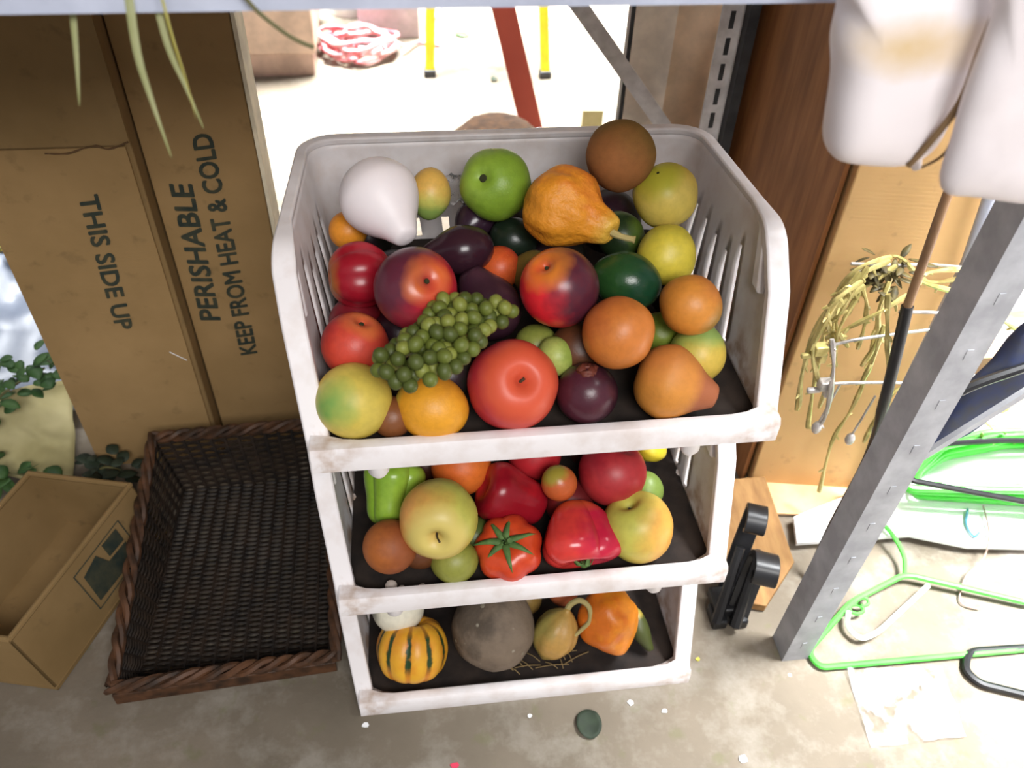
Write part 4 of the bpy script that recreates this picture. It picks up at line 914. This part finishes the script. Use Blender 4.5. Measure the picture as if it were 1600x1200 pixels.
# ------------------------------------------------------------------ hangers
def hanger(pix, zs, mat, label, r=.0042, hook=None, closed=True, name='clothes_hanger', group='plastic clothes hangers'):
    P = [Pz(u, v, z) for (u, v), z in zip(pix, zs)]; c = sum(P, V((0, 0, 0)))/len(P); c.z = 0
    T = empty(name, c, label, 'hanger', group); WPOS[T.name] = c
    if closed: P2 = fillet(P+[P[0], P[1]], .014, 4)[1:-1]; P2 = P2[:-6] if len(P2) > 12 else P2
    path = fillet(([P[-1].lerp(P[0], .5)]+P+[P[-1].lerp(P[0], .5)]) if closed else P, .016, 5)
    if closed: path = path[:-1]
    MB().tube(path, r, 8, closed=closed).build('frame', MAT[mat], T)
    if hook: MB().tube(smooth_path([Pz(u, v, z) for u, v, z in hook], 6), r*.8, 8).build('hook', MAT[mat], T)
    return T
h = hanger([(1262, 1018), (1280, 1043), (1760, 1000), (1790, 985), (1500, 917), (1414, 897), (1330, 940)], [.006, .006, .006, .006, .014, .016, .012], 'green', 'bright green hanger lying flat on the floor right of the front post', hook=[(1414, 897, .016), (1412, 868, .02), (1392, 832, .028), (1370, 812, .03)])
for (u, v) in ((1338, 952), (1346, 940)):
    c = Pz(u, v, .012); MB().tube([c+V((.010*cos(a), .007*sin(a), 0)) for a in [2*PI*k/12 for k in range(12)]], .0025, 6, closed=True).build('strap_notch', MAT['green'], h)
hanger([(1450, 915), (1372, 988), (1345, 1000), (1322, 980), (1326, 955)], [.02, .014, .012, .012, .018], 'whiteplas', 'white hanger caught under the green hanger', r=.0036, closed=False)
hanger([(1512, 1018), (1508, 1048), (1530, 1068), (1700, 1110), (1760, 1010), (1660, 1008)], [.006]*6, 'black', 'black hanger on the floor at the lower right edge', r=.0052)
hanger([(1412, 728), (1420, 750), (1660, 795), (1700, 690), (1560, 688), (1470, 694)], [.15, .15, .12, .14, .16, .16], 'black', 'black hanger lying on top of the green hanger pile', r=.0042)
def leaning_black():
    P = [Py(u, v, .1) for u, v in ((1500, 612), (1540, 595), (1660, 555))]
    T = empty('clothes_hanger', P[0], 'black hanger arm sticking out beside the wood block', 'hanger', 'plastic clothes hangers'); WPOS[T.name] = P[0]
    MB().tube(smooth_path(P, 5), .0055, 8).build('frame', MAT['black'], T)
leaning_black()
random.seed(5)
desc = ['lowest', 'second lowest', 'third from below', 'fourth from below', 'fifth from below', 'fifth from the top', 'fourth from the top', 'third from the top', 'second from the top', 'topmost']
for k in range(10):
    z = .012+k*.0125; j = random.uniform(-8, 8); e = random.uniform(-6, 6)
    hanger([(1412+j*1.4+(k%3)*7, 742+e), (1424+j, 772+e-k*1.5), (1690, 790+e-k*3), (1700+j, 690+e-k*2), (1560+j*2, 694+e-k*2), (1470+j, 712+e-k*2)], [z]*6, 'green', 'green hanger, %s in the pile at the right edge' % desc[k], r=.0048, name='clothes_hanger')
# arm of the pile's holder: a grey strip from the front post to the right
p, q = Py(1398, 748, .05), Py(1640, 598, .05)
tag(MB().prism([p, q, q+V((0, 0, .012)), p+V((0, 0, .012))], (0, .006, 0)).build('side_brace', MAT['steel'], rack), None)
o = rack.children[-1]
# small tinsel mess behind the pile
m = MB(); random.seed(9)
for k in range(60):
    u, v = random.uniform(1500, 1640), random.uniform(540, 690); p = Py(u, v, .26); d = V((random.uniform(-1, 1), random.uniform(-.5, .5), random.uniform(-1, 1))).normalized()
    leafmesh(m, p, d, random.uniform(.012, .03), .003)
tag(m.build('tinsel_spray', simple('gold_green_tinsel', (190, 186, 120), .4, (120, 126, 60), 60), solid=.0005), 'glittery gold-green tinsel spray above the green hangers', 'tinsel', kind='stuff')
# white and blue wire loop on the board
tag(MB().tube(smooth_path([Pz(1536, 790, .03), Pz(1545, 830, .026), Pz(1538, 870, .026), Pz(1510, 900, .01), Pz(1500, 940, .004), Pz(1530, 952, .004)], 6), .0012, 6).build('thin_wire', simple('brown_wire', (150, 120, 110), .5), None), 'thin brown wire curling across the foam board', 'wire')
tag(MB().tube(smooth_path([Pz(1512, 795, .026), Pz(1510, 820, .024), Pz(1522, 838, .024), Pz(1530, 832, .024)], 6), .0018, 6).build('blue_wire', simple('pale_blue_wire', (90, 150, 180), .5), None), 'pale blue wire hook on the foam board', 'wire')

# ------------------------------------------------------------------ things on the near floor
T = crumple('clear_bag', [Pz(1322, 1044, .004), Pz(1470, 1040, .008), Pz(1510, 1150, .006), Pz(1362, 1168, .004)], MAT['bagfilm'], 'crinkled clear plastic bag flat on the floor below the green hanger', 'bag', .006, 40, 24, 3, .0006)
m = MB(); c = Pz(920, 1132, .002); rr = []
for i in range(9):
    rr.append([])
    for j in range(9):
        x, y = (i-4)/4, (j-4)/4; s = max(abs(x), abs(y)); l = sqrt(x*x+y*y) or 1; k = s/l
        rr[-1].append(c+V((x*k*.0155, y*k*.0185, .0015+.003*(x*x))))
tag(m.grid(rr).build('fallen_leaf', MAT['leafdark'], solid=.0006), 'dark green oval leaf on the concrete in front of the bins', 'leaf')
random.seed(3)
for (u, v, s, lb) in ((1160, 1186, .007, 'white torn paper scrap at the bottom edge of the floor'), (1038, 1112, .0035, 'white crumb right of the dark leaf'), (571, 1134, .004, 'pale scrap just below the lower left corner of the bins'), (828, 1119, .0028, 'tiny white crumb left of the dark leaf'), (710, 1197, .005, 'pink petal at the bottom edge of the floor'), (1090, 1030, .003, 'yellow petal beside the lower right corner of the bins'), (985, 1098, .0045, 'pale flattened scrap above and right of the dark leaf')):
    c = Pz(u, v, .0); m = MB(); n = 7
    poly = [c+V((cos(2*PI*k/n)*s*random.uniform(.6, 1.3), sin(2*PI*k/n)*s*random.uniform(.5, 1.1), .0005)) for k in range(n)]
    m.prism(poly, (0, 0, .0012))
    tag(m.build('petal' if 'petal' in lb else 'floor_scrap', simple('pink_petal', (214, 60, 90)) if 'pink' in lb else (simple('yellow_petal', (200, 190, 70)) if 'yellow' in lb else MAT['white']), None), lb, 'scrap' if 'petal' not in lb else 'petal', 'scraps on the concrete')

# ------------------------------------------------------------------ far floor behind the rack
T = empty('beige_cabinet', (-.42, 1.95, 0), 'beige cabinet with a plinth standing at the far left of the bright floor', 'cabinet'); WPOS[T.name] = V((-.42, 1.95, 0))
MB().box((-.60, 1.80, .06), (-.325, 2.2, .6)).build('carcass', simple('beige_laminate', (216, 190, 170), .6), T, bevel=.004)
MB().box((-.59, 1.806, 0), (-.335, 2.19, .058)).build('plinth', simple('pinkish_plinth', (204, 176, 160), .7), T, smooth=False)
m = MB().lathe([(.001, 0), (.06, 0), (.07, .1), (.075, .34), (.078, .345), (.072, .35), (.001, .35)], 32, None, Matrix.Translation((-.245, 2.26, 0)))
tag(m.build('white_bucket', MAT['white']), 'white bucket on the floor between the cabinet and the grey carton', 'bucket')
T = empty('hose_coil', Pz(565, 82), 'coil of red hose lying on the bright floor', 'hose'); WPOS[T.name] = T.location.copy(); c = Pz(562, 84)
m = MB(); path = []
for k in range(170):
    a = k*.26; r = .085+.02*sin(k*.37)+.012*sin(k*1.1); path.append(c+V((r*cos(a), r*sin(a)*.85, .010+.00028*k+.004*sin(k*.9))))
m.tube(path, .0065, 6); m.build('hose', MAT['redhose'], T)
m = MB(); m.tube(smooth_path([path[-1], c+V((.12, -.02, .03)), c+V((.17, .05, .008)), c+V((.23, .03, .007))], 5), .0045, 6); m.build('hose_end', MAT['redhose'], T)
gx0, gx1 = Pz(562, 66).x, Pz(657, 72).x
T = empty('grey_carton', ((gx0+gx1)/2, 2.15, 0), 'pale grey carton standing behind the red hose coil', 'box'); WPOS[T.name] = T.location.copy()
MB().box((gx0, 2.04, 0), (gx1, 2.25, .42)).build('carton', simple('pale_grey_card', (196, 190, 196), .7), T, bevel=.003)
MB().box((gx0-.002, 2.036, .3), (gx1+.002, 2.044, .42)).build('lid_flap', simple('grey_card_flap', (184, 178, 186), .7), T, smooth=False)
vbox('brown_carton', [(gx0-.07, 2.3), (gx0-.005, 2.3), (gx0-.005, 2.4), (gx0-.07, 2.4)], .3, 'small brown carton left of the pale grey one', 'box', MAT['board'])
# step ladder
T = empty('step_ladder', (.13, 1.95, 0), 'yellow step ladder whose two front legs stand on the bright floor', 'ladder'); WPOS[T.name] = V((.13, 1.95, 0))
la, lb_ = Pz(672, 121), Pz(852, 123)
for f in (la, lb_):
    cx = .13+(f.x-.13)*.6
    MB().prism([f+V((-.012, 0, .012)), f+V((.012, 0, .012)), f+V((.012, .02, .012)), f+V((-.012, .02, .012))], V((cx-f.x, .22, 1.15))).build('front_leg', MAT['yellow'], T, smooth=False)
    MB().box(f+V((-.016, -.004, 0)), f+V((.016, .026, .02))).build('leg_foot', MAT['darksteel'], T, bevel=.003)
    MB().prism([f+V((-.008, .62, 0)), f+V((.008, .62, 0)), f+V((.008, .635, 0)), f+V((-.008, .635, 0))], V((cx-f.x, -.38, 1.15))).build('rear_leg', MAT['yellow'], T, smooth=False)
for k in range(3):
    z = .3+.28*k; t = z/1.15; xa = la.x+(.13-la.x)*.4*t; xb = lb_.x+(.13-lb_.x)*.4*t
    MB().box((xa, la.y+.22*t, z), (xb, la.y+.22*t+.07, z+.02)).build('step', MAT['yellow'], T, bevel=.002)
MB().box((.02, la.y+.2, 1.15), (.24, la.y+.34, 1.18)).build('top_cap', MAT['yellow'], T, bevel=.004)
MB().tube([la+V((.0, .03, .11)), la+V((.09, .2, .2))], .005, 6).build('stay', MAT['steel'], T)
# leaning red board
a = Pz(832, 206); b = Pd(785, 5, 1.93); dd = (b-a); b = a+dd*3.2
s = V((.0275, 0, 0))
tag(MB().prism([a-s, a+s, a+s+V((0, .02, 0)), a-s+V((0, .02, 0))], b-a).build('leaning_board', MAT['redpaint'], None, smooth=False), 'orange-red painted board leaning up from the floor behind the top bin', 'board')
# coir mound with string
c = Pz(776, 262); T = empty('coir_basket', (c.x, c.y+.0, 0), 'upturned brown coir basket on the floor just behind the top bin', 'basket'); WPOS[T.name] = V((c.x, c.y, 0))
m = MB().lathe([(.001, .115), (.04, .112), (.075, .1), (.1, .075), (.118, .04), (.125, .002), (.120, .002), (.001, .002)], 48, lambda p, a, t: p*(1+.035*noise.noise(p*60)), None)
for q in range(len(m.v)): m.v[q] = m.v[q]+V((c.x, c.y, 0))
m.build('coir_shell', MAT['coir'], T)
m = MB()
for k in range(4): 
    m.tube(smooth_path([V((c.x+.02+.01*k, c.y-.105+.004*k, .075-.002*k)), V((c.x+.07+.006*k, c.y-.05, .108)), V((c.x+.10, c.y-.0, .092)), V((c.x+.135, c.y+.02, .03))], 5), .0024, 6)
m.build('string', MAT['white'], T)
vbox('cream_card', [tuple(Pz(908, 205))[:2], tuple(Pz(940, 205))[:2], (Pz(940, 205).x, Pz(940, 205).y+.01), (Pz(908, 205).x, Pz(908, 205).y+.01)], .055, 'small cream card standing on the floor left of the perched kiwi', 'card', MAT['paper'])
m = MB(); p = Pz(722, 52, .004); leafmesh(m, p-V((.02, 0, 0)), (.8, -.5, .1), .045, .016); tag(m.build('far_leaf', MAT['leaf'], solid=.0006), 'single green leaf on the bright floor by the ladder', 'leaf')
m = MB(); p = Pz(770, 126, .004); leafmesh(m, p, (.2, 1, .4), .02, .006); leafmesh(m, p, (.9, .5, .4), .018, .005); tag(m.build('dark_twig', MAT['leafdark'], solid=.0006), 'tiny dark twig on the bright floor left of the leaning board', 'twig')
